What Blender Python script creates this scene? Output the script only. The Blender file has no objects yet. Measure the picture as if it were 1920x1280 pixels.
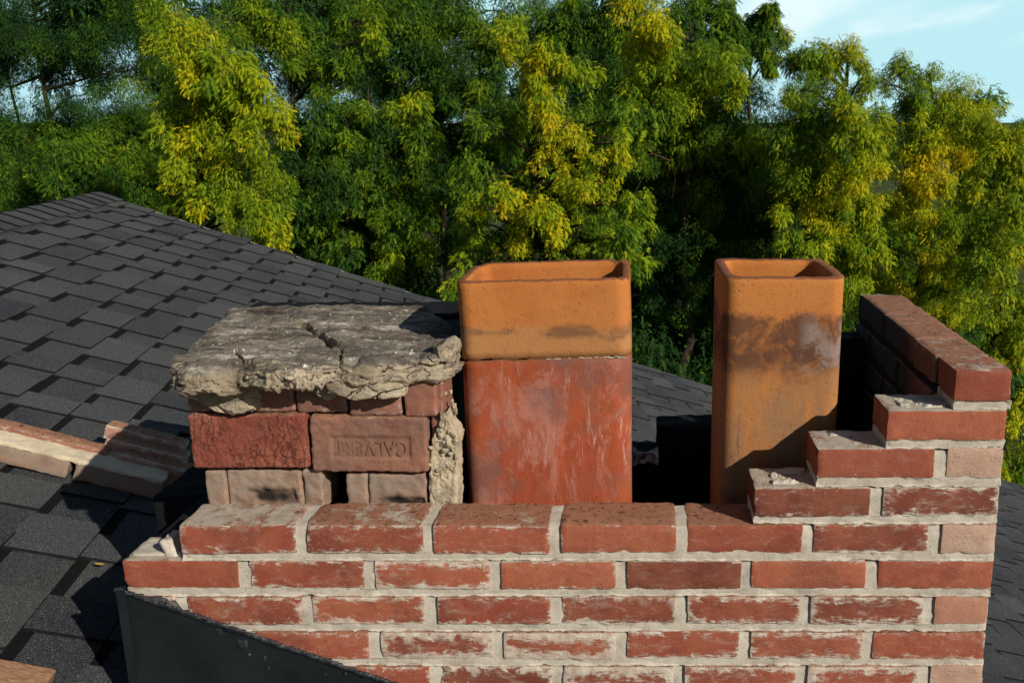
import bpy, math, random
import numpy as np
from mathutils import Vector, Matrix
R = math.radians

# ------------------------------------------------------------------ camera, world, sun, exposure
sc = bpy.context.scene
F, CX, CY, PITCH = 1700.0, 1190.0, 620.0, R(13.4)      # photo calibration, pixels of the 1920 wide original
cam_d = bpy.data.cameras.new('camera')
cam = bpy.data.objects.new('camera', cam_d)
sc.collection.objects.link(cam)
cam_d.sensor_width = 36.0
cam_d.lens = 36.0 * F / 1920
cam_d.shift_x = -(CX - 960) / 1920
cam_d.shift_y = (CY - 640) / 1920
cam_d.clip_start = 0.05
cam_d.clip_end = 3000
cam.location = (0, 0, 0)
cam.rotation_euler = (R(90) - PITCH, 0, 0)
sc.camera = cam

TO_SUN = Vector((.634, -.597, .493)).normalized()
SUN_EL = math.asin(TO_SUN.z)
SUN_ROT = math.atan2(TO_SUN.x, TO_SUN.y)
world = bpy.data.worlds.new('World')
sc.world = world
world.use_nodes = True
wn, wl = world.node_tree.nodes, world.node_tree.links
wn.clear()
wo = wn.new('ShaderNodeOutputWorld')
bg = wn.new('ShaderNodeBackground')
bg.inputs['Strength'].default_value = 0.05
sky = wn.new('ShaderNodeTexSky')
sky.sky_type = 'NISHITA'
sky.sun_disc = False
sky.sun_elevation = SUN_EL
sky.sun_rotation = SUN_ROT
sky.altitude = 100
sky.air_density = 1.0
sky.dust_density = 0.6
sky.ozone_density = 1.0
# bright hazy cloud bank over the northern sky (the side the camera looks at), thin cloud in it
tc = wn.new('ShaderNodeTexCoord')
def wmath(op, a, b=None, clamp=False):
    m = wn.new('ShaderNodeMath'); m.operation = op; m.use_clamp = clamp
    for i, v in enumerate((a, b)):
        if v is None: continue
        if isinstance(v, (int, float)): m.inputs[i].default_value = v
        else: wl.new(v, m.inputs[i])
    return m.outputs[0]
def wstep(v, lo, hi):
    m = wn.new('ShaderNodeMapRange'); m.interpolation_type = 'SMOOTHSTEP'
    wl.new(v, m.inputs[0]); m.inputs[1].default_value = lo; m.inputs[2].default_value = hi; return m.outputs[0]
sx = wn.new('ShaderNodeSeparateXYZ'); wl.new(tc.outputs['Generated'], sx.inputs[0])
north = wmath('MULTIPLY', wstep(sx.outputs[1], .25, .70), wstep(sx.outputs[2], .30, .16))
mp = wn.new('ShaderNodeMapping'); mp.inputs['Scale'].default_value = (1.6, 1.0, 4.6)
mp.inputs['Location'].default_value = (0.35, 0.1, 0.95); mp.inputs['Rotation'].default_value = (0, R(25), 0)
cn = wn.new('ShaderNodeTexNoise'); cn.inputs['Scale'].default_value = 2.6; cn.inputs['Detail'].default_value = 6
cn.inputs['Distortion'].default_value = 0.5
wl.new(tc.outputs['Generated'], mp.inputs['Vector']); wl.new(mp.outputs[0], cn.inputs['Vector'])
hz = wn.new('ShaderNodeMix'); hz.data_type = 'RGBA'
hz.inputs[6].default_value = (9.6, 15.6, 17.0, 1); hz.inputs[7].default_value = (15.0, 18.2, 18.6, 1)
wl.new(wstep(cn.outputs['Fac'], .50, .68), hz.inputs[0])
mx = wn.new('ShaderNodeMix'); mx.data_type = 'RGBA'
wl.new(north, mx.inputs[0]); wl.new(sky.outputs[0], mx.inputs[6]); wl.new(hz.outputs[2], mx.inputs[7])
wl.new(mx.outputs[2], bg.inputs['Color'])
wl.new(bg.outputs[0], wo.inputs['Surface'])

sun_d = bpy.data.lights.new('sun', 'SUN')
sun_d.energy = 5.0
sun_d.angle = R(0.5)
sun_d.color = (1.0, 0.92, 0.80)
sun = bpy.data.objects.new('sun', sun_d)
sc.collection.objects.link(sun)
sun.rotation_euler = (-TO_SUN).to_track_quat('-Z', 'Y').to_euler()
sun.location = (10, -10, 10)

sc.view_settings.view_transform = 'Standard'
sc.view_settings.look = 'None'
sc.view_settings.exposure = 0.12
sc.view_settings.gamma = 1.0
sc.view_settings.use_curve_mapping = False
sc.render.engine = 'CYCLES'
sc.cycles.max_bounces = 6
sc.cycles.transparent_max_bounces = 6

# ------------------------------------------------------------------ helpers
_rs = np.random.RandomState(7)
_perm = _rs.permutation(256); _perm = np.concatenate([_perm, _perm, _perm])
_grad = _rs.normal(size=(256, 3)); _grad /= np.linalg.norm(_grad, axis=1)[:, None]

def perlin(p):
    p = np.asarray(p, float)
    i = np.floor(p).astype(int); f = p - i; u = f * f * f * (f * (f * 6 - 15) + 10)
    i &= 255
    out = 0
    for dx in (0, 1):
        for dy in (0, 1):
            for dz in (0, 1):
                h = _perm[_perm[_perm[(i[:, 0] + dx) & 255] + ((i[:, 1] + dy) & 255)] + ((i[:, 2] + dz) & 255)] & 255
                g = _grad[h]
                d = f - np.array([dx, dy, dz])
                w = (u[:, 0] if dx else 1 - u[:, 0]) * (u[:, 1] if dy else 1 - u[:, 1]) * (u[:, 2] if dz else 1 - u[:, 2])
                out = out + w * (g * d).sum(1)
    return out * 1.4

def fbm(p, scale, octaves=4, seed=0.0, gain=.5):
    p = np.asarray(p, float) * scale + np.array([seed * 17.13, seed * 5.71, seed * 9.37])
    a, out = 1.0, 0
    for k in range(octaves):
        out = out + a * perlin(p); p = p * 2.03 + 11.7; a *= gain
    return out

def empty(name, loc, label=None, cat=None, group=None):
    o = bpy.data.objects.new(name, None)
    o.empty_display_size = .1
    sc.collection.objects.link(o); o.location = loc
    if label: o['label'] = label
    if cat: o['category'] = cat
    if group: o['group'] = group
    return o

def tag(o, label=None, cat=None, group=None, kind=None):
    if label: o['label'] = label
    if cat: o['category'] = cat
    if group: o['group'] = group
    if kind: o['kind'] = kind
    return o

def mesh(name, V, Fc, mat, parent=None, smooth=True, attrs=None, origin=None, mats=None, mat_idx=None):
    """V (n,3) world coordinates; Fc (m,k) array or list of arrays with equal k; attrs {name: (type, data)}"""
    V = np.asarray(V, float)
    if origin is None:
        origin = V.mean(0) * [1, 1, 0] + [0, 0, V[:, 2].min()]
    origin = np.asarray(origin, float)
    if parent is not None:
        ppos = np.array(world_pos(parent))
    fl = [np.asarray(x) for x in (Fc if isinstance(Fc, list) else [Fc]) if len(x)]
    me = bpy.data.meshes.new(name)
    me.vertices.add(len(V)); me.vertices.foreach_set('co', (V - origin).astype(np.float32).ravel())
    nl = sum(x.size for x in fl); npoly = sum(len(x) for x in fl)
    me.loops.add(nl); me.polygons.add(npoly)
    me.loops.foreach_set('vertex_index', np.concatenate([x.ravel() for x in fl]).astype(np.int32))
    tot = np.concatenate([np.full(len(x), x.shape[1]) for x in fl])
    st = np.concatenate([[0], np.cumsum(tot)[:-1]])
    me.polygons.foreach_set('loop_start', st.astype(np.int32))
    me.polygons.foreach_set('loop_total', tot.astype(np.int32))
    me.polygons.foreach_set('use_smooth', np.full(npoly, smooth))
    if mats:
        for m in mats: me.materials.append(m)
        me.polygons.foreach_set('material_index', np.asarray(mat_idx, np.int32))
    else:
        me.materials.append(mat)
    me.update(calc_edges=True)
    me.validate()
    if attrs:
        for k, (ty, dat) in attrs.items():
            at = me.attributes.new(k, ty, 'POINT')
            if ty == 'FLOAT': at.data.foreach_set('value', np.asarray(dat, np.float32).ravel())
            else: at.data.foreach_set('color', np.asarray(dat, np.float32).ravel())
    o = bpy.data.objects.new(name, me)
    sc.collection.objects.link(o)
    if parent is not None:
        o.parent = parent
        o.location = origin - ppos
    else:
        o.location = origin
    return o

def world_pos(o):
    p = Vector(o.location)
    while o.parent is not None:
        o = o.parent; p = p + Vector(o.location)
    return p

class Bag:
    """gathers pieces of one mesh"""
    def __init__(s): s.V = []; s.Q = []; s.T = []; s.n = 0; s.A = {}
    def add(s, V, Q=None, T=None, **at):
        V = np.asarray(V, float)
        if Q is not None and len(Q): s.Q.append(np.asarray(Q) + s.n)
        if T is not None and len(T): s.T.append(np.asarray(T) + s.n)
        s.V.append(V); s.n += len(V)
        for k, v in at.items():
            v = np.asarray(v, float)
            if v.ndim == 0: v = np.full(len(V), float(v))
            elif v.ndim == 1 and len(v) == 4 and len(V) != 4 or (v.ndim == 1 and k == 'col'): v = np.tile(v, (len(V), 1))
            s.A.setdefault(k, []).append(v)
    def build(s, name, mat, parent=None, smooth=True, origin=None):
        at = {}
        for k, l in s.A.items():
            d = np.concatenate(l)
            at[k] = ('FLOAT_COLOR' if d.ndim == 2 else 'FLOAT', d)
        fc = []
        if s.Q: fc.append(np.concatenate(s.Q))
        if s.T: fc.append(np.concatenate(s.T))
        return mesh(name, np.concatenate(s.V), fc, mat, parent, smooth, at, origin)

def grid_faces(nu, nv, off=0, flip=False):
    a = np.arange(nu * nv).reshape(nu, nv)
    q = np.stack([a[:-1, :-1], a[1:, :-1], a[1:, 1:], a[:-1, 1:]], -1).reshape(-1, 4)
    if flip: q = q[:, ::-1]
    return q + off

def rbox(size, seg=.009, r=.004, nse=.0012, nscale=60, seed=0, front=None, warp=.0015):
    """rounded, slightly uneven block centred on 0; returns V, Q, edge distance on the big faces"""
    L = np.array(size, float); h = L / 2
    n = [max(2, int(round(l / (front if (front and i != 1) else seg)))) for i, l in enumerate(L)]
    Vs, Qs, off = [], [], 0
    for ax in range(3):
        u, v = (ax + 1) % 3, (ax + 2) % 3
        # coordinates denser at the rim
        def lin(k):
            t = np.linspace(-1, 1, n[k] + 1); return np.sign(t) * (1 - (1 - np.abs(t)) ** 1.25) * h[k]
        U, W = np.meshgrid(lin(u), lin(v), indexing='ij')
        for sgn in (-1, 1):
            P = np.zeros((U.size, 3)); P[:, u] = U.ravel(); P[:, v] = W.ravel(); P[:, ax] = sgn * h[ax]
            Vs.append(P); Qs.append(grid_faces(n[u] + 1, n[v] + 1, off, flip=(sgn < 0))); off += len(P)
    V = np.concatenate(Vs); Q = np.concatenate(Qs)
    ex = h[0] - np.abs(V[:, 0]); ez = h[2] - np.abs(V[:, 2]); ey = h[1] - np.abs(V[:, 1])
    e3 = np.sort(np.stack([ex, ey, ez], 1), 1)[:, 1]
    core = np.clip(V, -(h - r), h - r); d = V - core; dl = np.linalg.norm(d, axis=1)
    N = d / np.maximum(dl, 1e-9)[:, None]
    V = core + N * r
    k = fbm(V, nscale, 3, seed) * nse + fbm(V, 9, 2, seed + 3) * warp
    corner = np.clip((fbm(V, 35, 2, seed + 9) - .15) * 2, 0, 1) * np.exp(-e3 / .005) * .003
    V = V + N * (k - corner)[:, None]
    return V, Q, e3

def rot(V, rx=0, ry=0, rz=0):
    M = np.array(Matrix.Rotation(rz, 3, 'Z') @ Matrix.Rotation(ry, 3, 'Y') @ Matrix.Rotation(rx, 3, 'X'))
    return V @ M.T

# ------------------------------------------------------------------ materials
class M:
    def __init__(s, name, rough=.8, spec=.3):
        s.m = bpy.data.materials.new(name); s.m.use_nodes = True
        s.nt = s.m.node_tree; s.b = s.nt.nodes['Principled BSDF']
        s.b.inputs['Roughness'].default_value = rough
        s.b.inputs['Specular IOR Level'].default_value = spec
        s._co = None
    def n(s, t, **kw):
        nd = s.nt.nodes.new(t)
        for k, v in kw.items(): setattr(nd, k, v)
        return nd
    def l(s, a, b): s.nt.links.new(a, b)
    def co(s):
        if s._co is None: s._co = s.n('ShaderNodeTexCoord').outputs['Object']
        return s._co
    def attr(s, nm, out='Color'):
        a = s.n('ShaderNodeAttribute', attribute_name=nm); return a.outputs[out]
    def mapping(s, scale=(1, 1, 1), loc=(0, 0, 0), rt=(0, 0, 0), src=None):
        m = s.n('ShaderNodeMapping'); m.inputs['Scale'].default_value = scale; m.inputs['Location'].default_value = loc
        m.inputs['Rotation'].default_value = rt
        s.l(src or s.co(), m.inputs['Vector']); return m.outputs[0]
    def noise(s, scale, detail=4, rough=.55, dist=0, vec=None, out='Fac'):
        t = s.n('ShaderNodeTexNoise'); t.inputs['Scale'].default_value = scale; t.inputs['Detail'].default_value = detail
        t.inputs['Roughness'].default_value = rough; t.inputs['Distortion'].default_value = dist
        s.l(vec if vec is not None else s.co(), t.inputs['Vector']); return t.outputs[out]
    def vor(s, scale, vec=None, feature='F1', out='Distance', rnd=1):
        t = s.n('ShaderNodeTexVoronoi', feature=feature); t.inputs['Scale'].default_value = scale
        t.inputs['Randomness'].default_value = rnd
        s.l(vec if vec is not None else s.co(), t.inputs['Vector']); return t.outputs[out]
    def ramp(s, fac, stops):
        r = s.n('ShaderNodeValToRGB'); e = r.color_ramp.elements
        while len(e) > 1: e.remove(e[-1])
        e[0].position = stops[0][0]; e[0].color = col4(stops[0][1])
        for p, c in stops[1:]:
            x = e.new(p); x.color = col4(c)
        s.l(fac, r.inputs[0]); return r.outputs['Color']
    def mix(s, fac, a, b, blend='MIX'):
        m = s.n('ShaderNodeMix', data_type='RGBA', blend_type=blend)
        for sock, v in ((m.inputs[0], fac), (m.inputs[6], a), (m.inputs[7], b)):
            if isinstance(v, (int, float)): sock.default_value = v
            elif isinstance(v, tuple): sock.default_value = col4(v)
            else: s.l(v, sock)
        return m.outputs[2]
    def math(s, op, a, b=None, c=None, clamp=False):
        m = s.n('ShaderNodeMath', operation=op, use_clamp=clamp)
        for i, v in enumerate((a, b, c)):
            if v is None: continue
            if isinstance(v, (int, float)): m.inputs[i].default_value = v
            else: s.l(v, m.inputs[i])
        return m.outputs[0]
    def step(s, v, lo, hi):
        m = s.n('ShaderNodeMapRange', interpolation_type='SMOOTHSTEP')
        s.l(v, m.inputs[0]); m.inputs[1].default_value = lo; m.inputs[2].default_value = hi
        return m.outputs[0]
    def sep(s, v):
        m = s.n('ShaderNodeSeparateXYZ'); s.l(v, m.inputs[0]); return m.outputs
    def bump(s, h, dist=.001, strength=1, prev=None):
        b = s.n('ShaderNodeBump'); b.inputs['Distance'].default_value = dist; b.inputs['Strength'].default_value = strength
        s.l(h, b.inputs['Height'])
        if prev is not None: s.l(prev, b.inputs['Normal'])
        return b.outputs[0]
    def done(s, color=None, normal=None, rough=None):
        if color is not None:
            if isinstance(color, tuple): s.b.inputs['Base Color'].default_value = col4(color)
            else: s.l(color, s.b.inputs['Base Color'])
        if normal is not None: s.l(normal, s.b.inputs['Normal'])
        if rough is not None: s.l(rough, s.b.inputs['Roughness'])
        return s.m

def col4(c):
    if isinstance(c, (int, float)): return (c, c, c, 1)
    return tuple(c) + (1,) if len(c) == 3 else tuple(c)

MORT = (.50, .44, .35)

def mat_brick(name, c1, c2, c3, smear=1.0, dark=0.0, shadec=(.02, .015, .013), craze=False):
    """rnd.r tint, rnd.g amount of mortar smear, rnd.b painted-in shade; edge = distance to the brick's rim"""
    m = M(name, .85, .25)
    rnd = m.attr('rnd'); s = m.n('ShaderNodeSeparateColor'); m.l(rnd, s.inputs[0])
    e = m.attr('edge', 'Fac')
    base = m.ramp(s.outputs[0], [(0, c1), (.5, c2), (1, c3)])
    n1 = m.noise(14, 5, .6)
    base = m.mix(m.step(n1, .35, .7), base, m.mix(.30, base, (.36, .14, .07), 'MIX'))
    base = m.mix(m.math('MULTIPLY', m.step(m.noise(5.5, 4, .6, .4), .50, .62), .38), base, (.10, .030, .022))
    n2 = m.noise(120, 4, .7)
    base = m.mix(m.math('MULTIPLY', m.step(n2, .52, .75), .45), base, (.09, .03, .02))
    # long brushed streaks
    st = m.noise(30, 4, .6, 1.2, m.mapping((1, 1, 3.5), rt=(0, .35, 0)))
    # whitish mortar drag: close to the rim, ragged
    rg = m.noise(46, 5, .65, .6)
    lim = m.math('MULTIPLY_ADD', s.outputs[1], .034, -.010)
    lim = m.math('ADD', lim, m.math('MULTIPLY', m.math('SUBTRACT', rg, .5), .050))
    lim = m.math('ADD', lim, m.math('MULTIPLY', m.math('SUBTRACT', st, .5), .045))
    msk = m.step(m.math('SUBTRACT', lim, e), -.0055, .0085)
    msk = m.math('MULTIPLY', msk, m.math('MULTIPLY_ADD', m.noise(60, 5, .7), 1.5, .05, clamp=True))
    thin = m.math('MULTIPLY', m.step(m.noise(22, 6, .7, 1.5, m.mapping((1, 1, 2.2), loc=(3, 1, 2), rt=(0, -.3, 0))), .5, .78),
                  m.math('MULTIPLY_ADD', s.outputs[1], .85, .08))
    msk = m.math('MULTIPLY', m.math('MAXIMUM', msk, thin), smear, clamp=True)
    colr = m.mix(msk, base, m.mix(m.noise(60, 3), (.40, .36, .30), (.58, .53, .45)))
    # upper bed: dried bedding mortar left on the brick
    g = m.n('ShaderNodeNewGeometry'); nz = m.sep(g.outputs['Normal'])[2]
    up = m.step(nz, .55, .85)
    bn = m.math('ADD', m.noise(26, 6, .7), m.math('MULTIPLY_ADD', m.attr('bed', 'Fac'), .34, -.24))
    bed = m.math('MULTIPLY', up, m.step(bn, m_bed(dark), m_bed(dark) + .14))
    colr = m.mix(m.math('MULTIPLY', up, .75), colr, m.mix(m.noise(24, 5, .7), (.17, .075, .042), (.36, .19, .11)))
    dirt = m.math('MULTIPLY', up, m.step(m.noise(85, 5, .75, .6), .54, .62))
    colr = m.mix(m.math('MULTIPLY', dirt, .85), colr, (.045, .020, .014))
    colr = m.mix(bed, colr, m.mix(m.noise(50, 4), (.22, .18, .13), (.50, .44, .37)))
    colr = m.mix(m.attr('pale', 'Fac'), colr, m.mix(m.noise(28, 6, .7), (.30, .15, .10), (.50, .38, .29)))
    shade_amt = m.math('MULTIPLY', s.outputs[2], m.step(m.noise(9, 5, .65), .20, .40), clamp=True)  # shade painted into the brick colour, broken up by noise
    colr = m.mix(shade_amt, colr, shadec)
    h = m.math('ADD', m.math('MULTIPLY', m.noise(260, 4, .7), .6), m.math('MULTIPLY', msk, .5))
    h = m.math('ADD', h, m.math('MULTIPLY', m.noise(45, 4), .8))
    h = m.math('ADD', h, m.math('MULTIPLY', bed, m.noise(70, 5, .75)))
    pits = m.step(m.vor(150), .0, .22)
    h = m.math('ADD', h, m.math('MULTIPLY', pits, .3))
    if craze:
        wv = m.n('ShaderNodeVectorMath', operation='ADD'); m.l(m.mapping((1.6, 1.6, .30)), wv.inputs[0])
        ws = m.n('ShaderNodeVectorMath', operation='SCALE'); ws.inputs['Scale'].default_value = .022; m.l(m.noise(60, 4, out='Color'), ws.inputs[0])
        m.l(ws.outputs[0], wv.inputs[1])
        cz = m.step(m.vor(62, wv.outputs[0], 'DISTANCE_TO_EDGE'), .055, .01)
        cz = m.math('MULTIPLY', cz, m.step(m.noise(14, 4, .6), .38, .55))
        colr = m.mix(m.math('MULTIPLY', cz, .6), colr, (.040, .014, .011))
        h = m.math('SUBTRACT', h, m.math('MULTIPLY', cz, 1.4))
    return m.done(colr, m.bump(h, .0016, 1))

def m_bed(d): return .40 + d

def mat_mortar(name, a=(.40, .36, .29), b=(.58, .53, .44), c=(.20, .17, .13), sc_=1.0):
    m = M(name, .92, .15)
    n = m.noise(22 * sc_, 6, .65)
    col = m.ramp(n, [(.28, c), (.45, a), (.7, b)])
    col = m.mix(m.math('MULTIPLY', m.step(m.noise(160, 3, .7), .56, .72), .5), col, (.14, .12, .10))
    h = m.math('ADD', m.math('MULTIPLY', m.noise(260, 4, .75), .6 if sc_ == 1.0 else 1.0), m.math('MULTIPLY', m.noise(55, 5, .6), 1.1))
    return m.done(col, m.bump(h, .0012 if sc_ == 1.0 else .0022, 1))

MB = {}
MB['wall'] = mat_brick('wall_brick', (.13, .034, .022), (.235, .056, .032), (.34, .100, .052))
MB['pale'] = mat_brick('weathered_brick', (.30, .19, .14), (.36, .235, .18), (.32, .17, .12), 1.0)
MB['parapet'] = mat_brick('parapet_brick', (.12, .050, .036), (.17, .066, .046), (.22, .080, .052), .35, .12)
MB['old'] = mat_brick('old_brick', (.15, .082, .060), (.185, .098, .072), (.21, .085, .058), .6, .1)
MB['oldred'] = mat_brick('old_red_brick', (.15, .042, .030), (.18, .046, .032), (.22, .075, .055), .6, .1, craze=True)
MB['oldgrey'] = mat_brick('old_grey_brick', (.21, .165, .13), (.25, .195, .15), (.20, .15, .115), .5, .1)
MORTAR = mat_mortar('joint_mortar', (.42, .38, .315), (.55, .505, .425), (.27, .24, .20))
CRUMB = mat_mortar('crumbly_mortar', (.36, .30, .21), (.50, .43, .31), (.20, .16, .11), 1.6)

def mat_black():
    m = M('shade_black', .9, .12)
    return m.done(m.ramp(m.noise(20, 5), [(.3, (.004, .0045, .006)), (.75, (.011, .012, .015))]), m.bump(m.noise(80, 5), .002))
BLACK = mat_black()  # near-black colour stands in for deep shade in and around the chimney

# ------------------------------------------------------------------ roof frame (fitted plane)
A_R, SL, DD = 0.2071, 0.3781, 1.1715
rv = np.array([-math.sin(A_R), math.cos(A_R), 0])
dv = np.array([math.cos(A_R), math.sin(A_R), -SL]); dv /= np.linalg.norm(dv)
nv = np.cross(dv, rv); nv *= np.sign(nv[2])
RO = -DD * nv
EXPO, V0 = .143, -1.5738
def RP(r, v, w=0.0):
    r, v, w = np.broadcast_arrays(np.asarray(r, float), np.asarray(v, float), np.asarray(w, float))
    return RO + r[..., None] * rv + v[..., None] * dv + w[..., None] * nv
RMAX, RMIN, VR, VE = 6.14, -1.4, V0 - 1.25 * EXPO, V0 + 62 * EXPO
rng = np.random.RandomState(11)

# ---- ground (the sheet reaches the horizon)
def mat_ground():
    m = M('grass_ground', .95, .1)
    return m.done(m.ramp(m.noise(.6, 6), [(.3, (.03, .045, .012)), (.7, (.06, .075, .02))]))
GZ = -7.6
gv = np.array([[-900, -900, GZ], [900, -900, GZ], [900, 900, GZ], [-900, 900, GZ]])
tag(mesh('ground', gv, np.array([[0, 1, 2, 3]]), mat_ground(), smooth=False, origin=(0, 0, GZ)), kind='structure')

# ---- shingles
def mat_shingle():
    m = M('asphalt_shingle', .93, .18)
    c = m.attr('rnd'); s = m.n('ShaderNodeSeparateColor'); m.l(c, s.inputs[0])
    base = m.ramp(s.outputs[0], [(0, (.017, .020, .028)), (.5, (.034, .038, .045)), (1, (.060, .063, .068))])
    base = m.mix(m.step(m.noise(3.2, 4), .4, .7), base, m.mix(.35, base, (.062, .072, .058)))
    g = m.noise(330, 4, .85)
    base = m.mix(m.step(g, .53, .66), base, (.22, .22, .215))
    base = m.mix(m.step(g, .47, .36), base, (.008, .009, .011))
    base = m.mix(m.math('MULTIPLY', m.step(m.noise(60, 4, .7), .60, .75), .35), base, (.12, .12, .115))
    sp = m.step(m.vor(34), .055, .03)
    base = m.mix(m.math('MULTIPLY', sp, .55), base, (.26, .26, .25))
    base = m.mix(s.outputs[1], base, (.0035, .0038, .0045))
    h = m.math('ADD', m.math('MULTIPLY', g, 1.3), m.math('MULTIPLY', m.noise(18, 4), 1.6))
    return m.done(base, m.bump(h, .0022, 1))
SHING = mat_shingle()

house = empty('house', (-1.0, 3.0, GZ), 'house under the dark grey shingled gable roof that carries the brick chimney', 'house')
sb = Bag()
def slab4(bag, r0, r1, va, vb, wa, wb, rndv, dark=0.0, wlow=0.0, jit=None):
    """a shingle piece: top quad, cut butt edge and both cut sides (bare black asphalt)"""
    j = jit if jit is not None else (0, 0)
    a, b, c, d = RP(r0, va, wa), RP(r1, va, wa), RP(r1, vb + j[1], wb), RP(r0, vb + j[0], wb)
    bag.add(np.array([a, b, c, d]), [[0, 3, 2, 1]], col=(rndv, dark, 0, 1))
    P = [a, b, c, d, RP(r1, vb + j[1], wlow), RP(r0, vb + j[0], wlow), RP(r0, va, wlow - .002), RP(r1, va, wlow - .002)]
    bag.add(np.array(P), [[3, 5, 4, 2], [0, 6, 5, 3], [1, 2, 4, 7]], col=(rndv, max(dark, .88), 0, 1))
k0 = -1
for k in range(k0, 62):
    va, vb = V0 + k * EXPO, V0 + (k + 1) * EXPO
    band = .021 + rng.uniform(-.003, .004)
    slab4(sb, RMIN, RMAX, va - .004, va + band, .001, .0025, .3, 1.0)
    # base course, in pieces so that the tint varies
    r = RMIN
    while r < RMAX:
        r2 = min(RMAX, r + rng.uniform(.5, .95))
        slab4(sb, r, r2, va + band, vb, .0025, .0075, rng.uniform(.1, .75))
        r = r2
    r = RMIN - rng.uniform(0, .25)
    while r < RMAX:
        w = rng.choice([.12, .16, .20, .24], p=[.25, .3, .25, .2]) * rng.uniform(.9, 1.1)
        r2 = r + w
        a, b = max(r, RMIN), min(r2, RMAX + .004)
        if b - a > .02:
            q = rng.uniform(-.003, .003)
            slab4(sb, a, b, va - .006, vb + .003, .0075, .0142 + rng.uniform(-.001, .0018), rng.uniform(0, 1), 0, .002, (q + rng.uniform(-.001, .001), q))
        r = r2 + rng.choice([.09, .12, .155, .19], p=[.25, .3, .28, .17]) * rng.uniform(.9, 1.1)
slope = sb.build('shingle_slope', SHING, house, smooth=False)
# deck under the shingles, other slope, gable wall
def quadmesh(name, P, mat, parent, thick=None):
    P = np.array(P, float)
    return mesh(name, P, np.array([[0, 1, 2, 3]]), mat, parent, smooth=False)
dvb = np.array([-math.cos(A_R), -math.sin(A_R), -SL]); dvb /= np.linalg.norm(dvb)
nvb = np.cross(rv, dvb); nvb *= np.sign(nvb[2])
ridge0, ridge1 = RP(RMIN, VR), RP(RMAX, VR)
bb = Bag()
for k in range(0, 30):
    for (a, b) in ((RMIN, 0), (0, 1.5), (1.5, 3), (3, 4.5), (4.5, RMAX)):
        P = []
        for (rr, vv, ww) in ((a, k * EXPO, 0), (b, k * EXPO, 0), (b, (k + 1) * EXPO, .009), (a, (k + 1) * EXPO, .009), (b, (k + 1) * EXPO, 0), (a, (k + 1) * EXPO, 0)):
            P.append(RP(rr, VR) + dvb * vv + nvb * ww)
        bb.add(np.array(P), [[0, 1, 2, 3], [3, 2, 4, 5]], col=(rng.uniform(.2, .8), 0, 0, 1))
bb.build('far_slope', SHING, house, smooth=False)
# ridge cap pieces
cb = Bag()
x = RMIN
i = 0
while x < RMAX - .01:
    L_ = .145
    e = min(x + L_ + .03, RMAX + .01)
    wj = rng.uniform(-.004, .004); lift = .012
    def cap(rr, w0, off):
        c = RP(rr, VR)
        return [c + dv * (.135 + wj) + nv * (w0 + .004 - off), c + dv * .05 + nv * (w0 + .006 - off), c + np.array([0, 0, w0 + .006 - off]), c + dvb * .05 + nvb * (w0 + .006 - off), c + dvb * .14 + nvb * (w0 + .004 - off)]
    a, b = cap(x, .020, 0), cap(e, .010, 0)
    c_, d_ = cap(x, .002, .006), cap(e, .0, .004)
    P = np.array(a + b + c_ + d_)
    Q = [[j, j + 1, j + 6, j + 5] for j in range(4)] + [[j + 1, j, j + 10, j + 11] for j in range(4)] + [[0, 5, 15, 10], [4, 14, 19, 9]] + [[j + 5, j + 6, j + 16, j + 15] for j in range(4)]
    cb.add(P, Q, col=(rng.uniform(0, 1), 0, 0, 1))
    cb.add(P[[j for j in range(5)] + [10 + j for j in range(5)]] - rv * .0008, [[j + 1, j, j + 5, j + 6] for j in range(4)], col=(0, .92, 0, 1))
    x += L_; i += 1
cb.build('ridge_cap', SHING, house, smooth=False)
def mat_plain(name, c, rough=.6, spec=.3, nz=.15, sc_=12, bd=.0008):
    m = M(name, rough, spec)
    n = m.noise(sc_, 5)
    return m.done(m.mix(m.math('MULTIPLY', n, nz * 2), c, tuple(x * .55 for x in c)), m.bump(m.noise(sc_ * 12, 4), bd))
WHITE = mat_plain('white_trim', (.72, .72, .70))
SIDING = mat_plain('painted_siding', (.50, .48, .43), .7)
def bar(bag, p0, p1, up, side, wu, ws, **kw):
    """box from p0 to p1, wu along up, ws along side"""
    P = []
    for q in (p0, p1):
        for a, b in ((0, 0), (1, 0), (1, 1), (0, 1)):
            P.append(np.array(q) + np.array(up) * wu * a + np.array(side) * ws * b)
    bag.add(np.array(P), [[0, 1, 2, 3], [7, 6, 5, 4], [0, 4, 5, 1], [1, 5, 6, 2], [2, 6, 7, 3], [3, 7, 4, 0]], **kw)
rk = Bag()
bar(rk, RP(RMAX + .003, VR + .22, -.14), RP(RMAX + .003, VE, -.14), nv, rv, .139, .022)
rk.build('rake_trim', WHITE, house, smooth=False)
wb = Bag()
zr = ridge1[2]
ri = RMAX - .25
g0 = RP(ri, VE - .3, -.06); g1 = RP(ri, VR, -.06); g2 = RP(ri, VR) + dvb * 4.0 - np.array([0, 0, .06])
P = np.array([g0, g1, g2, [g2[0], g2[1], GZ], [g1[0], g1[1], GZ], [g0[0], g0[1], GZ]])
wb.add(P, [[0, 5, 4, 1], [1, 4, 3, 2]])
e0 = RP(RMIN + .25, VE - .3, -.06)
wb.add(np.array([g0, e0, [e0[0], e0[1], GZ], [g0[0], g0[1], GZ]]), [[0, 1, 2, 3]])
wb.build('house_wall', SIDING, house, smooth=False)
dk = Bag()
dk.add(np.array([RP(RMIN, VR, -.012), RP(RMAX, VR, -.012), RP(RMAX, VE, -.012), RP(RMIN, VE, -.012)]), [[0, 1, 2, 3]])
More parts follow.
